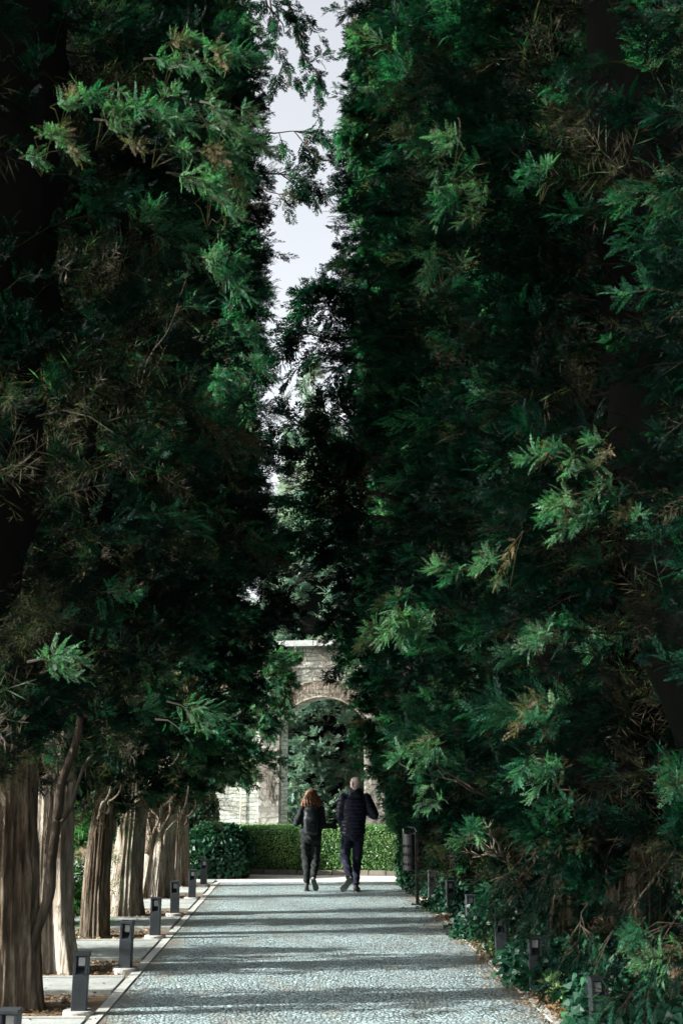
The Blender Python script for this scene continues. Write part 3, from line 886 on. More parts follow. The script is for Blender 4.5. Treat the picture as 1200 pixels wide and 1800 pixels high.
# ------------------------------------------------------------------ leaf scatter for hedges, ivy, litter
def leaf_quads(P, Nrm, S, T, rs, shape='leaf', tilt=.5):
    N = len(P)
    n = norm(Nrm + rs.normal(0, tilt, (N, 3)))
    ref = norm(rs.normal(0, 1, (N, 3)) + np.array([0, 0, .6]))
    X = norm(np.cross(n, ref)); Y = np.cross(n, X)
    if shape == 'leaf':
        tpl = np.array([[0, -.5, 0], [.28, 0, .06], [0, .5, -.05], [-.28, 0, .06]])
        k = 4
    else:   # ivy: five-pointed
        tpl = np.array([[0, -.45, 0], [.42, -.30, .05], [.30, .02, .06], [0, .55, -.10], [-.30, .02, .06], [-.42, -.30, .05]])
        k = 6
    V = P[:, None] + S[:, None, None] * (tpl[None, :, 0:1] * X[:, None] + tpl[None, :, 1:2] * Y[:, None] + tpl[None, :, 2:3] * n[:, None])
    V = V.reshape(-1, 3)
    return V, np.arange(len(V), dtype=np.int32).reshape(-1, k), T

def box_surface(n, hx, hy, h, rs, bulge=.04, lump=.0):
    """random points on the sides and top of a box standing on z=0"""
    areas = np.array([2 * hx * h, 2 * hx * h, 2 * hy * h, 2 * hy * h, 4 * hx * hy])
    f = rs.choice(5, n, p=areas / areas.sum())
    u, v = rs.uniform(-1, 1, n), rs.uniform(0, 1, n)
    P = np.zeros((n, 3)); Nn = np.zeros((n, 3))
    for k in range(5):
        m = f == k
        if k < 2:
            s = -1 if k == 0 else 1
            P[m] = np.stack([u[m] * hx, np.full(m.sum(), s * hy), v[m] * h], 1); Nn[m] = (0, s, .15)
        elif k < 4:
            s = -1 if k == 2 else 1
            P[m] = np.stack([np.full(m.sum(), s * hx), u[m] * hy, v[m] * h], 1); Nn[m] = (s, 0, .15)
        else:
            P[m] = np.stack([u[m] * hx, (v[m] * 2 - 1) * hy, np.full(m.sum(), h)], 1); Nn[m] = (0, 0, 1)
    if lump:
        # pull corners in and push bulges out for overgrown shapes
        q = P / np.array([hx, hy, h]); q[:, 2] = q[:, 2] * 2 - 1
        r = np.linalg.norm(q, axis=1)
        s = 1 - lump * np.clip(r - 1.05, 0, 1)
        P[:, 0] *= s; P[:, 1] *= s; P[:, 2] *= np.where(P[:, 2] > h * .5, s, 1)
    w = np.array([noise.noise(Vector(p) * 2.3) for p in P])
    return P + Nn * (rs.uniform(-bulge, bulge, (n, 1)) + (w * .07 * (1 if lump else .25))[:, None]), Nn

def leafy_block(name, loc, rz, hx, hy, h, n, size, material, label, cat, seed, shape='leaf', lump=0, bulge=.04, core=.9, tint=.45):
    rs = np.random.RandomState(seed)
    t = tag(empty(name, loc, rz), label, cat)
    P, Nn = box_surface(n, hx, hy, h, rs, bulge, lump)
    S = rs.uniform(.7, 1.3, n) * size
    T = np.clip(tint + rs.normal(0, .22, n) + .35 * np.array([noise.noise(Vector(p) * 1.5) for p in P]), 0, 1)
    V, q, T = leaf_quads(P, Nn, S, T, rs, shape)
    link('foliage', np_mesh('foliage', V, q, T), material, t)
    b = MB()
    k = core
    nz, na = 10, 32
    rings = []
    b2 = []
    for i in range(nz):
        z = h * (.97 if lump == 0 else .93) * i / (nz - 1)
        sq = 1 if not lump else (1 - .35 * lump * (i / (nz - 1)) ** 4)
        for j in range(na):
            a_ = 2 * PI * j / na
            c_, s_ = math.cos(a_), math.sin(a_)
            m = max(abs(c_), abs(s_))
            r_ = (1 / m) if not lump else (1 / m) ** .6
            b2.append((c_ * r_ * (hx - .03) * sq * (1 if not lump else .82), s_ * r_ * (hy - .03) * sq * (1 if not lump else .82), z * (1 if not lump else .9)))
    f = [(i * na + j, i * na + (j + 1) % na, (i + 1) * na + (j + 1) % na, (i + 1) * na + j) for i in range(nz - 1) for j in range(na)]
    b.add(b2, f + [tuple((nz - 1) * na + j for j in range(na))])
    b.build('dark_core', M['near_black'] if name != 'box_hedge' else M['hedge_core'], t)
    return t

WR = R(-12)                                      # the wall and the hedge run closer on the right
leafy_block('box_hedge', (.35, 25.15, 0), WR, 2.55, .45, .86, 60000, .038, M['box'], 'long clipped box hedge with bright green leaves in front of the stone wall', 'hedge', 1, bulge=.045, tint=.5)
leafy_block('ivy_block', (-1.55, 24.0, 0), 0, .68, .5, .93, 5200, .085, M['ivy'], 'low cube of glossy dark ivy at the end of the left bollards', 'ivy hedge', 2, 'ivy', lump=.5, bulge=.05, tint=.45)
leafy_block('ivy_column', (-2.05, 24.75, 0), 0, .42, .35, 1.75, 4200, .085, M['ivy'], 'tall dark ivy column behind the low ivy cube', 'ivy', 3, 'ivy', lump=.4, bulge=.06, tint=.25)
leafy_block('ivy_pillar', (1.92, 21.75, 0), 0, .30, .35, 1.15, 3600, .075, M['ivy'], 'narrow ivy pillar with bright green side at the end of the right row', 'ivy', 4, 'ivy', lump=.3, bulge=.05, tint=.7)

eb = tag(empty('hedge_edging', (0, 0, 0)), 'low line of pale edging blocks along the foot of the box hedge', 'edging')
mb = MB()
ca, sa = math.cos(WR), math.sin(WR)
def wl(x, y, z, o=(.35, 25.15)):
    return Vector((o[0] + x * ca - y * sa, o[1] + x * sa + y * ca, z))
x = -2.6
rng = random.Random(9)
while x < 2.6:
    L = rng.uniform(.28, .4)
    mb.box(x, x + L - .012, -.60, -.50, -.03, .09 + rng.uniform(-.008, .008), T=lambda p: wl(p.x, p.y, p.z), taper=.006)
    x += L
mb.build('edging_blocks', M['edging'], eb)

# shrub behind the third trunk on the left
def shrub(loc, h, r, n, label, seed, tint=.5, material=None):
    rs = np.random.RandomState(seed)
    t = tag(empty('shrub', loc), label, 'shrub')
    prof = [(.05, r * .7), (h * .3, r), (h * .7, r * .85), (h, r * .25)]
    me = crown_mesh('foliage', prof, n, 14, seed, 'mid', ry=1.0, size=(.10, .17), tint=tint, dead=0, bough_len=(.18, .34), rough=.1)
    link('foliage', me, material or M['shrub'], t)
    b = MB()
    for k in range(5):
        a_ = k * 1.3
        b.tube(wavy((0, 0, -.02), (r * .4 * math.cos(a_), r * .4 * math.sin(a_), h * .8), 6, .1, k), [.02, .018, .016, .013, .01, .008, .005], 5)
    b.build('stem', M['twig_dark'], t, True)
    return t
shrub((-2.88, 15.75, 0), 2.9, .36, 420, 'tall bright green shrub between the slim brown trunk and the pale shaggy one', 31)
shrub((-3.05, 13.0, 0), 1.5, .32, 220, 'small green shrub half hidden behind the shaggy trunk', 32, tint=.4)

# ivy ground cover under the right row
rs = np.random.RandomState(77)
P, T, Sz = [], [], []
for k in range(150):
    y = rs.uniform(7.5, 20.5); x = rs.uniform(1.94, 2.5) + (.1 * math.sin(y * 2.1))
    if 13.2 < y < 14.2: x += .1
    hh = rs.uniform(.12, .42); rr_ = rs.uniform(.16, .34)
    n = int(rr_ * 600)
    v = norm(rs.normal(0, 1, (n, 3))); v[:, 2] = np.abs(v[:, 2])
    p = v * np.array([rr_, rr_, hh]) * rs.uniform(.6, 1.1, (n, 1)) + np.array([x, y, .02])
    P.append(p); T.append(np.clip(rs.normal(.3 + .2 * math.sin(k), .14, n), 0, 1)); Sz.append(rs.uniform(.04, .085, n))
P = np.concatenate(P)
V, q, T = leaf_quads(P, np.tile([-.35, -.35, .9], (len(P), 1)), np.concatenate(Sz), np.concatenate(T), rs, 'ivy', .55)
tag(link('ivy_ground_cover', np_mesh('ivy_ground_cover', V, q, T), M['ivy']), 'ivy ground cover with broad dark leaves under the right cypresses', 'ground cover', kind='stuff')
# small yellow-green seedlings at the path edge
n = 90
cs = np.array([(1.92, 12.7), (1.98, 12.9), (1.97, 10.1), (2.02, 10.4)])
P = np.repeat(cs, n // 4 + 1, 0)[:n]; P = np.concatenate([P + rs.normal(0, .07, (n, 2)), rs.uniform(.03, .2, (n, 1))], 1)
V, q, T = leaf_quads(P, np.tile([0, -.2, 1.0], (n, 1)), rs.uniform(.05, .09, n), rs.uniform(.7, 1, n), rs, 'ivy', .5)
tag(link('seedlings', np_mesh('seedlings', V, q, T), M['box']), 'yellow green seedlings sprouting from the litter at the right edge of the path', 'seedlings', kind='stuff')

# litter
n = 9000
x = np.where(rs.rand(n) < .5, rs.uniform(-3.3, -1.62, n), rs.normal(1.95, .13, n))
y = rs.uniform(6.5, 22.5, n)
for i in range(n):
    if x[i] < 0:
        y[i] = rs.choice(TREE_Y_L) + rs.uniform(-.58, .58)
P = np.stack([x, y, np.where(x > 0, .006, -.004) + rs.uniform(0, .02, n)], 1)
V, q, T = leaf_quads(P, np.tile([0, 0, 1.0], (n, 1)), rs.uniform(.02, .055, n), rs.uniform(0, 1, n), rs, 'leaf', .35)
tag(link('leaf_litter', np_mesh('leaf_litter', V, q, T), M['litter']), 'brown leaf litter on the earth beds under the trees', 'litter', kind='stuff')
n = 1500
x = np.where(rs.rand(n) < .5, 1.7 - np.abs(rs.normal(0, .25, n)), np.where(rs.rand(n) < .8, rs.uniform(PATH_L - 1.4, PATH_L, n), rs.uniform(PATH_L, 1.7, n)))
P = np.stack([x, rs.uniform(8.5, 22, n), rs.uniform(.024, .030, n)], 1)
P[x > PATH_L, 2] -= .013
V, q, T = leaf_quads(P, np.tile([0, 0, 1.0], (n, 1)), rs.uniform(.015, .035, n), rs.uniform(0, .8, n), rs, 'leaf', .25)
tag(link('scattered_leaves', np_mesh('scattered_leaves', V, q, T), M['litter']), 'a few dry leaves scattered on the pebble path', 'litter', kind='stuff')
n = 3600
P = np.stack([rs.normal(1.86, .07, n), rs.uniform(8.5, 22, n), rs.uniform(.014, .034, n)], 1)
V, q, T = leaf_quads(P, np.tile([0, 0, 1.0], (n, 1)), rs.uniform(.018, .045, n), rs.uniform(0, .8, n), rs, 'leaf', .4)
tag(link('edge_litter', np_mesh('edge_litter', V, q, T), M['litter']), 'brown needles and leaves drifted over the right kerb of the path', 'litter', kind='stuff')
# gravel and bits in the beds
b = MB()
rg = random.Random(5)
for k in range(260):
    x = rg.uniform(-3.0, -1.65) if rg.random() < .6 else rg.uniform(1.88, 2.1)
    y = (rg.choice(TREE_Y_L) + rg.uniform(-.45, .45)) if x < 0 else rg.uniform(8.5, 19)
    s = rg.uniform(.008, .028)
    b.ball((x, y, s * .3 - .008), (s, s * rg.uniform(.6, 1), s * .6), 6, 4)
tag(b.build('stones', M['kerb']), 'small stones lying in the earth beds', 'stones', kind='stuff')

# ------------------------------------------------------------------ the ruined wall with the arch
WO = (.45, 27.0)
wt = tag(empty('stone_wall', (WO[0], WO[1], 0), WR), 'tall pale stone garden wall with a wide arch opening behind the hedge', 'wall')
def arch_z(x):                                   # segmental arch springing at 3.30, crown 3.50, opening half width .9
    hw, zc, zs = .90, 3.50, 3.02
    rise = zc - zs
    rad = (hw * hw + rise * rise) / (2 * rise)
    return zc - rad + math.sqrt(max(0, rad * rad - x * x))
wb = MB()
D0, D1 = 0.0, .6
wb.box(-2.9, -.90, D0, D1, -.05, 4.58)
wb.box(.90, 7.5, D0, D1, -.05, 4.58)
NA = 24
for i in range(NA):
    x0, x1 = -.9 + 1.8 * i / NA, -.9 + 1.8 * (i + 1) / NA
    z0, z1 = arch_z(x0), arch_z(x1)
    vs = [(x0, D0, z0), (x1, D0, z1), (x1, D1, z1), (x0, D1, z0), (x0, D0, 4.58), (x1, D0, 4.58), (x1, D1, 4.58), (x0, D1, 4.58)]
    wb.add(vs, [(0, 3, 2, 1), (4, 5, 6, 7), (0, 1, 5, 4), (2, 3, 7, 6)])
wb.build('masonry', M['wall'], wt)
pb = MB()
pb.box(-1.36, -.90 - .003, -.16, -.002, -.05, 4.55)
pb.build('pilaster', M['rubble'], wt, bevel=.015)
pb = MB()
pb.box(.903, 1.36, -.16, -.002, -.05, 4.55)
pb.build('pilaster', M['rubble'], wt, bevel=.015)
ab = MB()
NV = 26
for i in range(NV):                              # voussoirs, each a block proud of the wall
    x0, x1 = -.895 + 1.79 * i / NV, -.895 + 1.79 * (i + 1) / NV - .008
    p = [(x0, arch_z(x0) + .004), (x1, arch_z(x1) + .004), (x1 * 1.09, arch_z(x1) + .33), (x0 * 1.09, arch_z(x0) + .33)]
    vs = [(q[0], -.05, q[1]) for q in p] + [(q[0], -.001, q[1]) for q in p]
    ab.add(vs, [(0, 1, 2, 3), (0, 4, 5, 1), (1, 5, 6, 2), (2, 6, 7, 3), (3, 7, 4, 0)])
ab.build('arch_ring', M['brick'], wt)
ab = MB()
pts = [(x * 1.10, -.055, arch_z(x) + .36) for x in np.linspace(-.9, .9, 24)]
ab.tube(pts, .022, 6)
ab.tube([(x * 1.0, -.055, arch_z(x) + .01) for x in np.linspace(-.9, .9, 24)], .022, 6)
ab.build('arch_moulding', M['brick'], wt, True)
cb = MB()
x = -3.0
rg = random.Random(12)
while x < 7.6:
    L = rg.uniform(.6, .9)
    cb.box(x, min(x + L, 7.6) - .01, -.24, .68, 4.584, 4.70 + rg.uniform(-.008, .008), taper=.006)
    x += L
cb.build('coping', M['cap'], wt)
sbm = MB()
sbm.box(-2.85, -1.37, -.03, -.001, 4.0, 4.06); sbm.box(1.37, 7.4, -.03, -.001, 4.0, 4.06); sbm.box(-.89, .89, -.03, -.001, 4.14, 4.18)
sbm.build('string_course', M['cap'], wt)

vt = tag(empty('dry_vine', (WO[0], WO[1], 0), WR), 'leafless brown vine stems clinging to the stone wall and its arch', 'vine')
vb = MB()
rg = random.Random(21)
def vine(x, z, dx, dz, n, r, depth=0):
    pts = [Vector((x, -.185 if 0.86 < abs(x) < 1.4 else (-.075 if z > 2.9 else -.03), z))]
    for i in range(n):
        dx += rg.uniform(-.5, .5); dz += rg.uniform(-.25, .25)
        l = math.hypot(dx, dz); dx, dz = dx / l, dz / l
        x += dx * .09; z += dz * .09
        if z < .2 or z > 4.56: break
        if abs(x) < .9 and z < arch_z(x): break
        y = -.185 if 0.86 < abs(x) < 1.4 else (-.075 if z > 2.9 else -.03)
        pts.append(Vector((x, y + rg.uniform(-.02, .012), z)))
        if depth < 2 and rg.random() < .3:
            vine(x, z, dx + rg.uniform(-1, 1), dz + rg.uniform(-.6, .6), n // 2, r * .65, depth + 1)
    if len(pts) > 1:
        vb.tube(pts, [max(.0025, r * (1 - .7 * i / len(pts))) for i in range(len(pts))], 4)
for k in range(22): vine(rg.uniform(-.7, .9), 4.54, rg.uniform(-.4, .4), -1, rg.randint(6, 16), .007)
for k in range(20): vine(rg.choice([-1.15, 1.15, -1.0, 1.05]) + rg.uniform(-.2, .2), rg.uniform(.3, 3.4), rg.uniform(-.6, .6), 1, rg.randint(8, 26), .007)
for k in range(9): vine(rg.uniform(1.3, 3.0), rg.uniform(.9, 2.8), rg.uniform(-.6, .6), rg.uniform(-1, 1), rg.randint(8, 20), .006)
for k in range(9): vine(rg.uniform(-3.0, -1.4), rg.uniform(.9, 3.2), rg.uniform(-.6, .6), rg.uniform(-1, 1), rg.randint(8, 18), .005)
vb.build('stems', M['vine'], vt, True)
cane = tag(MB().build('cane', M['pole']), 'thin pale cane leaning on the wall left of the arch', 'cane')
bpy.data.objects.remove(cane)
for (px, lab) in ((421, 'thin upright pale cane against the wall left of the arch'), (682, 'thin upright pale cane against the wall right of the arch')):
    p = at(px, 1420, 26.9 if px < 500 else 26.35)
    b = MB(); b.tube([(0, 0, -.01), (.006, 0, 1.3), (0, 0, 2.6)], [.013, .012, .009], 6)
    yy = WO[1] + (p[0] - WO[0]) * math.tan(WR) - .05
    tag(b.build('garden_cane', M['pole'], None, True, loc=(p[0], yy, 0)), lab, 'garden cane')

# ------------------------------------------------------------------ cypresses behind the wall
FP = [(.1, .9), (.8, 1.25), (3, 1.35), (5.5, 1.2), (8, .85), (10, .15)]
crownF = crown_mesh('crown', FP, 900, 15, 41, 'mid', ry=1.0, size=(.20, .33), tint=.5, dead=.03, bough_len=(.4, .75), rough=.12, droop=.25, up=(.3, 1.1))
coreF = core_mesh('dark_core', FP, 5, ry=1.0, k=.45)
trunkF = trunk_mesh('trunk', .16, 9, 60)
for x, y, sx, sz, rz, lab in [(.25, 30.3, 1.25, .98, 0, 'sunlit grey green cypress filling the arch of the wall'),
                          (.30, 34.2, 1.05, 1.35, 2, 'tall pale cypress whose pointed top shows in the sky gap'),
                          (-3.4, 37.5, 1.2, 1.0, 1, 'sunlit cypress behind the wall, left of the arch'),
                          (2.9, 31.0, 1.2, 1.05, 4, 'sunlit cypress behind the wall, right of the arch'),
                          (-6.2, 39.5, 1.3, 1.2, 3, 'far cypress behind the left end of the wall'),
                          (5.8, 32.5, 1.3, 1.2, 5, 'far cypress behind the right end of the wall')]:
    t = tag(empty('cypress_tree', (x, y, 0)), lab, 'tree', 'cypresses beyond the stone wall')
    link('trunk', trunkF, M['bark'], t)
    for nm, me, mm in (('crown', crownF, M['cypress_far']), ('dark_core', coreF, M['near_black'])):
        c = link(nm, me, mm, t); c.scale = (sx, sx, sz); c.rotation_euler.z = rz

# distant planting on the open left side, seen between the trunks
rs = np.random.RandomState(91)
n = 26000
P = np.stack([rs.uniform(-40, -16, n), rs.uniform(48, 60, n), rs.uniform(0, 3.2, n)], 1)
P[:, 2] *= .7 + .3 * np.sin(P[:, 0] * .9)
V, q, T = leaf_quads(P, np.tile([.3, -1, .3], (n, 1)), rs.uniform(.2, .5, n), rs.uniform(0, .7, n), rs, 'leaf', .6)
tag(link('distant_shrubbery', np_mesh('distant_shrubbery', V, q, T), M['cypress']), 'distant dark shrubbery seen between the left trunks', 'shrubbery', kind='stuff')
leafy_block('low_hedge', (-7.6, 20, 0), 0, .5, 9, .9, 16000, .08, M['box'], 'low dark hedge beyond the slabs on the left', 'hedge', 14, tint=.2)

leafy_block('filler_hedge', (4.6, 14.5, 0), 0, .5, 10.5, 2.7, 26000, .10, M['cypress'], 'tall dark hedge added to darken the gaps behind the right row', 'hedge', 15, tint=.25)  # added hedge, covers the bright ground seen under the right row

# ------------------------------------------------------------------ bollard lights
def make_bollard():
    t = tag(empty('bollard_light'), 'x', 'bollard light')
    w = .054
    b = MB()
    b.box(-w, w, -w, w, .034, .285)
    # sloping sill running back into the head
    b.add([(-w + .012, -w, .286), (w - .012, -w, .286), (w - .012, .02, .325), (-w + .012, .02, .325), (-w + .012, .02, .286), (w - .012, .02, .286)],
          [(0, 1, 2, 3), (0, 3, 4), (1, 5, 2), (3, 2, 5, 4)])
    b.build('post', M['painted'], t, bevel=.003)
    b = MB()
    b.box(-w, -w + .022, -w, w, .287, .412)
    b.box(w - .022, w, -w, w, .287, .412)
    b.box(-w + .023, w - .023, .022, w, .287, .412)
    b.box(-w - .003, w + .003, -w - .003, w + .003, .413, .435)
    b.build('head', M['painted'], t, bevel=.003)
    b = MB()
    b.box(-.023, .023, .006, .0215, .340, .398)
    b.build('lamp_window', M['lens'], t)
    b = MB()
    b.loft([((0, 0, -.02), (.115, 0, 0), (0, .115, 0)), ((0, 0, .030), (.115, 0, 0), (0, .115, 0)), ((0, 0, .038), (.105, 0, 0), (0, .105, 0))], 28)
    b.build('footing', M['concrete'], t)
    return t
proto = make_bollard()
bl = [(-1.58, 7.30, 'bollard light cut by the bottom left corner, nearest of the left line'),
      (-1.60, 9.69, 'grey bollard light in front of the dark leftmost trunk'),
      (-1.57, 11.91, 'grey bollard light beside the shaggy pale trunk, third from the lower left corner'),
      (-1.59, 14.43, 'grey bollard light in front of the slim brown trunk'),
      (-1.62, 16.92, 'grey bollard light in front of the flared pale grey trunk'),
      (-1.60, 19.27, 'grey bollard light in front of the forked trunk'),
      (-1.63, 21.89, 'farthest bollard light of the left line, against the ivy cube')]
br = [(1.90, 8.39, 'dark bollard light low in the lower right corner among shaded ivy'),
      (1.90, 10.66, 'dark bollard light standing in bright ivy at the right of the path'),
      (1.88, 12.30, 'bollard light half hidden by hanging sprays behind the bright ivy'),
      (1.91, 14.67, 'bollard light among the blue green ivy right of the path'),
      (1.93, 16.83, 'shaded bollard light under the right row, second behind the bin'),
      (1.90, 18.9, 'dark bollard light just right of the litter bin post')]
for i, (x, y, lab) in enumerate(bl + br):
    o = proto if i == 0 else copy_tree(proto)
    o.location = (x, y, 0)
    rr_ = random.Random(i)
    o.rotation_euler = (R(rr_.uniform(-.8, .8)), R(rr_.uniform(-1.2, 1.2)), R(rr_.uniform(-5, 5)))
    tag(o, lab, 'bollard light', 'bollard lights along the left edge' if x < 0 else 'bollard lights along the right edge')

# ------------------------------------------------------------------ litter bin
t = tag(empty('litter_bin', (1.60, 18.5, 0)), 'dark round litter bin on a flat steel post right of the path', 'litter bin')
b = MB(); b.box(.015, .065, -.165, -.135, .012, 1.0); b.build('post', M['bin'], t, bevel=.004)
b = MB(); b.box(-.05, .13, -.23, -.07, .004, .012)
for sx in (-.03, .11):
    for sy in (-.205, -.095): b.ball((sx, sy, .016), .012, 8, 4)
b.build('foot_plate', M['bin'], t)
b = MB()
def ring(z, r): return ((-.03, 0, z), (r * .86, 0, 0), (0, r * .86, 0))
b.loft([ring(.46, .10), ring(.465, .125), ring(.49, .130), ring(.93, .142), ring(.935, .142)], 32)
b.build('drum', M['bin'], t, False)
for rr_z in ([ring(.935, .149), ring(.965, .149), ring(.968, .140), ring(.936, .135)], [ring(.470, .140), ring(.490, .140)]):
    b = MB(); b.loft(rr_z, 32); b.build('rim', M['bin'], t)
b = MB()
for z in (.55, .68, .80):
    for k in range(24):
        a_ = 2 * PI * k / 24
        r_ = .117 + (z - .49) / .44 * .012
        b.ball((-.03 + r_ * math.cos(a_), r_ * math.sin(a_), z), (.006, .006, .028), 6, 4)
b.build('perforations', M['near_black'], t)
for z in (.60, .84):
    b = MB(); b.box(.02, .06, -.134, -.105, z, z + .04); b.build('bracket', M['bin'], t)
b = MB()
b.tube([(-.13, -.06, .96), (-.14, -.02, 1.03), (-.07, .0, 1.06), (.02, -.08, 1.05), (.04, -.145, 1.0)], .009, 6)
b.build('handle', M['bin'], t)

# ------------------------------------------------------------------ people
def hand(b, wrist, direction, palm_n, s=1.0, curl=.5, side=1):
    """palm and five separate bent fingers; side +1 puts the thumb towards +across"""
    wv, d, n = Vector(wrist), Vector(direction).normalized(), Vector(palm_n).normalized()
    ac = d.cross(n).normalized() * side
    n = ac.cross(d).normalized() * side
    k = s
    pc = wv + d * .045 * k
    b.loft([(wv - d * .01, ac * .026 * k, n * .019 * k), (wv + d * .03 * k, ac * .036 * k, n * .017 * k), (wv + d * .07 * k, ac * .041 * k, n * .015 * k), (wv + d * .088 * k, ac * .038 * k, n * .011 * k)], 14)
    for i, (off, L) in enumerate(((.030, .072), (.010, .080), (-.011, .074), (-.031, .058))):
        p = wv + d * .085 * k + ac * off * k
        dd = d.copy()
        for j, fr in enumerate((.45, .32, .23)):
            dd = (dd - n * curl * (.45 + .3 * j)).normalized()
            q = p + dd * L * fr * k
            b.cap(p, (.0088 - .001 * j) * k, q, (.0082 - .001 * j) * k, 8)
            p = q
    p = wv + d * .025 * k + ac * .032 * k
    q = p + (d * .6 + ac * .75 - n * .2).normalized() * .038 * k
    b.cap(p, .012 * k, q, .010 * k, 8)
    b.cap(q, .010 * k, q + (d * .9 + ac * .25 - n * .35).normalized() * .032 * k, .008 * k, 8)

def ell(cx, cy, z, rx, ry): return ((cx, cy, z), (rx, 0, 0), (0, ry, 0))

def head(b, c, yaw, s=1.0):
    """head with brow, nose, lips, chin, ears; c = centre, yaw turns the face (0 = +Y, positive to the left)"""
    c = Vector(c)
    rot = Matrix.Rotation(yaw, 3, 'Z')
    def T(p): return c + rot @ (Vector(p) * s)
    def E(z, cy, rx, ry): return (T((0, cy, z)), rot @ Vector((rx * s, 0, 0)), rot @ Vector((0, ry * s, 0)))
    b.loft([E(-.118, .035, .030, .035), E(-.108, .035, .046, .050), E(-.085, .022, .058, .072), E(-.055, .008, .066, .086), E(-.02, 0, .073, .094), E(.02, -.005, .077, .099),
            E(.06, -.006, .075, .096), E(.09, -.006, .062, .080), E(.108, -.006, .042, .054), E(.118, -.006, .018, .024)], 24)
    b.cap(T((0, .088, .015)), .010 * s, T((0, .108, -.022)), .014 * s, 10)      # nose
    for sx in (-1, 1):
        b.ball(T((.012 * sx, .100, -.026)), .009 * s, 8, 6)
        b.ball(T((.030 * sx, .086, .020)), (.014 * s, .010 * s, .009 * s), 8, 6)  # eyes under the brow
        b.cap(T((.012 * sx, .093, .036)), .008 * s, T((.046 * sx, .078, .036)), .008 * s, 8)
        b.loft([(T((.078 * sx, -.006, -.035)), rot @ Vector((.006, 0, 0)) * s, rot @ Vector((0, .010, 0)) * s), (T((.083 * sx, -.010, -.01)), rot @ Vector((.008, 0, 0)) * s, rot @ Vector((0, .016, 0)) * s),
                (T((.087 * sx, -.014, .015)), rot @ Vector((.008, 0, 0)) * s, rot @ Vector((0, .020, 0)) * s), (T((.083 * sx, -.012, .030)), rot @ Vector((.006, 0, 0)) * s, rot @ Vector((0, .012, 0)) * s)], 10)
        b.ball(T((.045 * sx, .055, -.03)), (.022 * s, .022 * s, .026 * s), 8, 6)
    b.cap(T((-.018, .092, -.058)), .008 * s, T((.018, .092, -.058)), .008 * s, 8)
    b.cap(T((-.015, .090, -.068)), .008 * s, T((.015, .090, -.068)), .008 * s, 8)
    b.ball(T((0, .075, -.095)), .020 * s, 8, 6)

def foot(b, heel, toe, w=.045, h=.05, up=(0, 0, 1)):
    """shoe shape between heel and toe points given at the sole"""
    h0, t0, u = Vector(heel), Vector(toe), Vector(up).normalized()
    d = (t0 - h0).normalized()
    s = d.cross(u).normalized()
    u = s.cross(d).normalized()
    L = (t0 - h0).length
    R_ = []
    for f, ww, hh in ((-.02, .5, .45), (.03, .82, .95), (.15, .88, 1.25), (.32, .86, 1.2), (.5, .95, .85), (.7, 1.08, .62), (.86, 1.0, .5), (.96, .72, .42), (1.0, .4, .3)):
        R_.append((h0 + d * L * f + u * (h * hh * .5), s * w * ww, u * h * hh * .5))
    b.loft(R_, 16)

def sole(b, heel, toe, w=.046, up=(0, 0, 1)):
    h0, t0, u = Vector(heel), Vector(toe), Vector(up).normalized()
    d = (t0 - h0).normalized(); s = d.cross(u).normalized(); u = s.cross(d).normalized()
    L = (t0 - h0).length
    out = []
    for f, ww in ((-.03, .6), (.03, .95), (.2, 1), (.4, .85), (.6, 1.02), (.78, 1.15), (.92, .9), (1.02, .45)):
        out.append((h0 + d * L * f, s * w * ww))
    n = len(out)
    top = [p + sv - u * .002 for p, sv in out] + [p - sv - u * .002 for p, sv in reversed(out)]
    bot = [p + sv * 1.02 - u * .02 for p, sv in out] + [p - sv * 1.02 - u * .02 for p, sv in reversed(out)]
    N = len(top)
    b.add(top + bot, [tuple(range(N)), tuple(range(2 * N - 1, N - 1, -1))] + [(i, N + i, N + (i + 1) % N, (i + 1) % N) for i in range(N)])

def person(name, loc, label):
    return tag(empty(name, loc), label, 'person')

# ---- the man: bald, navy quilted jacket, head turned to the woman
mt = person('person', (.86, 20.63, 0), 'bald man walking away in a navy quilted jacket and navy trousers, right of the pair')
LS, LE, LW = (-.185, -.01, 1.44), (-.235, -.03, 1.16), (-.20, .07, .955)
RS, RE, RW = (.18, -.01, 1.44), (.30, -.04, 1.19), (.19, .19, 1.22)
LH, LK, LA = (-.12, 0, .90), (-.165, .05, .55), (-.10, -.22, .24)
RH, RK, RA = (.05, 0, .90), (.035, .06, .52), (.01, .02, .12)
LHEEL, LTOE = (-.075, -.30, .22), (-.215, -.12, .035)
RHEEL, RTOE = (-.005, -.05, .022), (.055, .20, .022)
b = MB()
b.loft([ell(-.035, 0, .82, .15, .10), ell(-.035, 0, .95, .155, .11), ell(-.035, 0, 1.1, .155, .11), ell(-.02, 0, 1.28, .175, .115), ell(-.005, 0, 1.40, .17, .10), ell(0, 0, 1.47, .10, .075)], 24)
b.cap((0, -.01, 1.44), .062, (.005, .0, 1.58), .056)
head(b, (.01, .01, 1.665), R(38), .98)
for S_, E_, W_ in ((LS, LE, LW), (RS, RE, RW)):
    b.cap(S_, .052, E_, .042); b.cap(E_, .040, W_, .027)
hand(b, LW, (.25, .25, -1), (1, 0, .2), 1.0, .35, 1)
hand(b, RW, (-.5, .7, .5), (-.5, -.6, .1), 1.0, .8, -1)
for H_, K_, A_ in ((LH, LK, LA), (RH, RK, RA)):
    b.cap(H_, .078, K_, .052); b.cap(K_, .050, A_, .034)
foot(b, (LHEEL[0], LHEEL[1], LHEEL[2] + .01), LTOE, .034, .045, (.2, .75, .5)); foot(b, (RHEEL[0], RHEEL[1], .03), (RTOE[0], RTOE[1] - .02, .03), .034, .045)
b.build_remesh('body', M['skin'], mt, .007, 2)
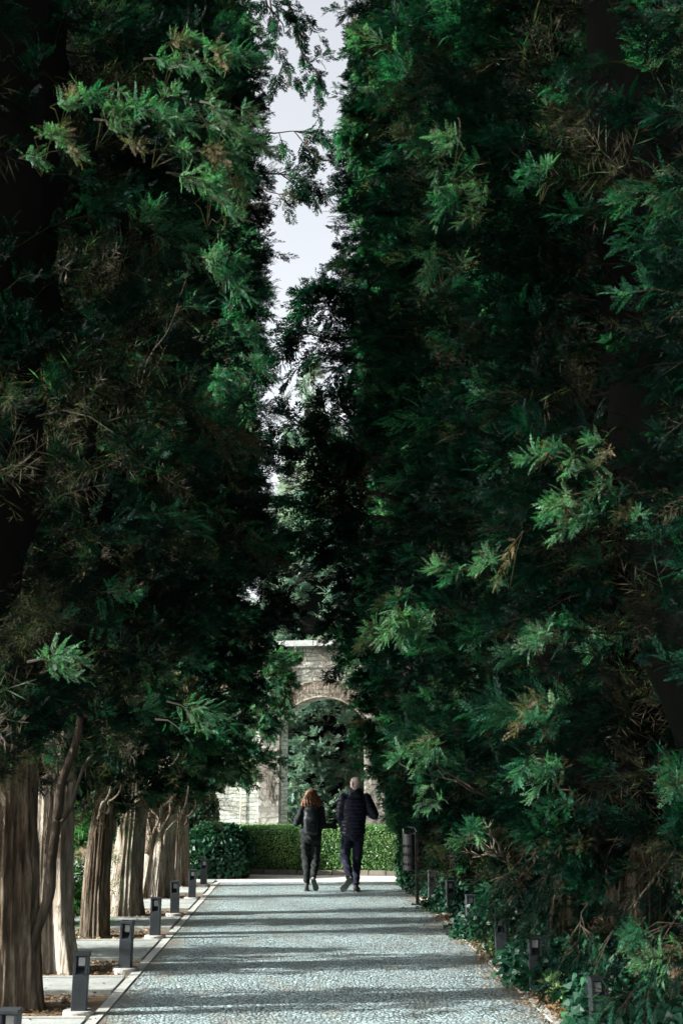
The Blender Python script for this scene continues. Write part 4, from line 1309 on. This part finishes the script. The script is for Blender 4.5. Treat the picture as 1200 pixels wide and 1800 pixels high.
def puffy(co, no):
    z = co[:, 2]
    w = np.abs(np.sin(z * PI / .058)) ** .5
    ripple = np.array([noise.noise(Vector(p) * 14) for p in co])
    return co + no * (.011 * (w - .6) + .006 * ripple)[:, None]
b = MB()
b.loft([ell(-.035, 0, .885, .195, .135), ell(-.035, 0, .91, .200, .14), ell(-.035, 0, 1.0, .195, .14), ell(-.035, 0, 1.1, .205, .15), ell(-.025, 0, 1.25, .222, .155), ell(-.005, 0, 1.38, .225, .15),
        ell(-.002, 0, 1.45, .19, .125), ell(.0, 0, 1.50, .125, .10), ell(.0, 0, 1.535, .085, .085)], 36)
b.cap(LS, .088, LE, .080, 20); b.cap(LE, .070, (LW[0], LW[1], LW[2] + .05), .052, 20)
b.cap(RS, .088, RE, .080, 20); b.cap(RE, .070, (RW[0] + .01, RW[1] - .04, RW[2] - .01), .052, 20)
b.build_remesh('jacket', M['puffer'], mt, .009, 2, puffy)
b = MB()                                         # hood lying on the shoulders
b.loft([((-.0, -.02, 1.50), (.13, 0, 0), (0, .105, 0)), ((0, -.035, 1.545), (.125, 0, 0), (0, .115, .02)), ((0, -.03, 1.585), (.095, 0, 0), (0, .095, .03)), ((0, -.02, 1.60), (.07, 0, 0), (0, .07, .03))], 24)
b.ball((0, -.115, 1.50), (.115, .06, .065), 20, 12)
b.cap((-.10, -.06, 1.53), .035, (0, -.13, 1.545), .03); b.cap((.10, -.06, 1.53), .035, (0, -.13, 1.545), .03)
b.build_remesh('hood', M['puffer'], mt, .009, 3, lambda co, no: co + no * np.array([.01 * noise.noise(Vector(p) * 16) for p in co])[:, None])
def folds(amp, f):
    def g(co, no):
        return co + no * np.array([amp * noise.noise(Vector((p[0] * f, p[1] * f, p[2] * f * 1.7 + .8 * p[0] * f))) for p in co])[:, None]
    return g
b = MB()
b.loft([ell(-.035, 0, 1.0, .165, .115), ell(-.035, 0, .92, .175, .13), ell(-.035, -.01, .84, .172, .135), ell(-.035, -.01, .79, .15, .12)][::-1], 30)
b.cap((LH[0], 0, .86), .098, (LK[0], LK[1], LK[2]), .078, 20); b.cap(LK, .076, (LA[0], LA[1], LA[2] + .01), .058, 20)
b.cap((RH[0], 0, .86), .098, RK, .076, 20); b.cap(RK, .074, (RA[0], RA[1], RA[2] + .03), .060, 20)
b.build_remesh('trousers', M['navy'], mt, .009, 3, folds(.016, 11))
for H_, T_, U_ in ((LHEEL, LTOE, (.2, .75, .5)), (RHEEL, RTOE, (0, 0, 1))):
    b = MB(); foot(b, H_, T_, .047, .075, U_)
    A_ = LA if H_ is LHEEL else RA
    d_ = (Vector(T_) - Vector(H_)).normalized()
    b.cap(Vector(H_) + d_ * .06 + Vector(U_).normalized() * .05, .045, A_, .042, 14)
    sh = b.build_remesh('shoe', M['shoe'], mt, .007, 2)
    b = MB(); sole(b, H_, T_, .047, U_); b.build('sole', M['sole'], sh)

# ---- the woman: auburn hair, charcoal top, backpack
wt2 = person('person', (.16, 20.77, 0), 'auburn haired woman walking away in dark top and sweatpants, holding the man by the arm')
LS, LE, LW = (-.145, -.01, 1.27), (-.235, -.05, 1.055), (-.17, .16, 1.13)
RS, RE, RW = (.155, -.01, 1.27), (.185, -.05, 1.02), (.42, .02, 1.00)
LH, LK, LA = (-.085, 0, .84), (-.075, .05, .47), (-.065, -.01, .11)
RH, RK, RA = (.075, 0, .84), (.075, .04, .47), (.04, -.22, .22)
LHEEL, LTOE = (-.075, -.06, .022), (-.06, .16, .022)
RHEEL, RTOE = (.028, -.30, .21), (.085, -.14, .035)
b = MB()
b.loft([ell(0, 0, .76, .13, .10), ell(0, 0, .88, .145, .105), ell(0, 0, 1.0, .12, .09), ell(0, 0, 1.15, .135, .095), ell(0, 0, 1.25, .135, .085), ell(0, 0, 1.32, .08, .06)], 24)
b.cap((0, -.01, 1.29), .048, (0, .0, 1.40), .045)
head(b, (0, .01, 1.475), R(-4), .90)
for S_, E_, W_ in ((LS, LE, LW), (RS, RE, RW)):
    b.cap(S_, .042, E_, .035); b.cap(E_, .034, W_, .023)
hand(b, RW, (1, .12, .05), (0, -.3, 1), .92, .55, 1)
hand(b, LW, (.3, .6, .7), (.6, -.5, .1), .92, .8, 1)
for H_, K_, A_ in ((LH, LK, LA), (RH, RK, RA)):
    b.cap(H_, .072, K_, .048); b.cap(K_, .046, A_, .030)
foot(b, (RHEEL[0], RHEEL[1], RHEEL[2] + .01), RTOE, .03, .04, (-.2, .8, .45)); foot(b, (LHEEL[0], LHEEL[1], .03), (LTOE[0], LTOE[1] - .02, .03), .03, .04)
b.build_remesh('body', M['skin'], wt2, .007, 2)
b = MB()
b.loft([ell(-.005, 0, .895, .185, .135), ell(-.005, 0, .92, .185, .135), ell(0, 0, 1.0, .165, .12), ell(0, 0, 1.12, .165, .12), ell(0, 0, 1.23, .175, .115), ell(0, 0, 1.29, .14, .095), ell(0, 0, 1.335, .075, .07)], 32)
b.cap(LS, .062, LE, .055, 18); b.cap(LE, .053, (LW[0] - .01, LW[1] - .03, LW[2] - .01), .040, 18)
b.cap(RS, .062, RE, .056, 18); b.cap(RE, .054, (RW[0] - .03, RW[1], RW[2]), .040, 18)
b.build_remesh('jacket', M['charcoal'], wt2, .009, 3, folds(.014, 13))
b = MB()
b.loft([ell(0, 0, .96, .14, .105), ell(0, -.01, .88, .168, .13), ell(0, -.015, .80, .165, .13), ell(0, -.01, .75, .14, .11)][::-1], 30)
b.cap((LH[0], 0, .80), .092, LK, .072, 20); b.cap(LK, .070, (LA[0], LA[1], LA[2] + .05), .052, 20)
b.cap((RH[0], 0, .80), .092, RK, .072, 20); b.cap(RK, .070, (RA[0], RA[1], RA[2] + .03), .052, 20)
b.build_remesh('trousers', M['sweat'], wt2, .009, 3, folds(.018, 12))
for H_, T_, U_, A_ in ((LHEEL, LTOE, (0, 0, 1), LA), (RHEEL, RTOE, (-.2, .8, .45), RA)):
    b = MB(); foot(b, H_, T_, .040, .065, U_)
    d_ = (Vector(T_) - Vector(H_)).normalized()
    b.cap(Vector(H_) + d_ * .05 + Vector(U_).normalized() * .05, .038, A_, .036, 14)
    sh = b.build_remesh('shoe', M['shoe'], wt2, .007, 2)
    b = MB(); sole(b, H_, T_, .041, U_); b.build('sole', M['sole'], sh)
def strands(co, no):
    th = np.arctan2(co[:, 1], co[:, 0])
    k = np.clip((1.60 - co[:, 2]) / .3, 0, 1)
    return co + no * (.010 * k * np.sin(th * 17 + 2.5 * np.sin(co[:, 2] * 22)) + .006 * np.sin(th * 41 + co[:, 2] * 30))[:, None] * np.array([1, 1, .3])
b = MB()
b.loft([ell(0, -.035, 1.305, .13, .065), ell(0, -.035, 1.32, .162, .085), ell(-.002, -.03, 1.37, .162, .10), ell(0, -.025, 1.42, .125, .095), ell(0, -.02, 1.48, .105, .100), ell(0, -.015, 1.53, .092, .098), ell(0, -.01, 1.57, .070, .078), ell(0, -.01, 1.592, .035, .04)], 36)
b.cap((-.10, .0, 1.46), .03, (-.13, .03, 1.33), .028); b.cap((.10, .0, 1.46), .03, (.13, .03, 1.33), .028)
b.build_remesh('hair', M['hair'], wt2, .007, 2, strands)

pk = tag(empty('backpack', (.16, 20.77, 0)), 'slim dark backpack worn on the back of the auburn haired woman', 'backpack')
b = MB()
b.loft([ell(-.01, -.17, .875, .075, .045), ell(-.01, -.18, .90, .10, .07), ell(-.01, -.185, 1.0, .115, .08), ell(-.01, -.18, 1.12, .115, .075), ell(-.01, -.165, 1.24, .10, .06), ell(-.01, -.15, 1.31, .07, .04)], 30)
b.build_remesh('pack', M['pack'], pk, .008, 4, folds(.008, 12))
for s in (-1, 1):
    b = MB()
    b.tube([(s * .075, -.12, 1.28), (s * .095, -.09, 1.335), (s * .105, .0, 1.36), (s * .11, .09, 1.30), (s * .12, .135, 1.15), (s * .13, .06, 1.0), (s * .09, -.12, .95)], .017, 8)
    b.build('strap', M['pack'], pk, True)
b = MB(); b.loft([ell(-.01, -.262, .93, .07, .014), ell(-.01, -.268, 1.0, .08, .016), ell(-.01, -.262, 1.07, .075, .014)], 20)
b.build('front_pocket', M['charcoal'], pk, True)
b = MB(); b.tube([(-.035, -.16, 1.30), (-.03, -.17, 1.345), (.01, -.17, 1.355), (.025, -.16, 1.30)], .007, 6)
b.build('grab_handle', M['pack'], pk, True)
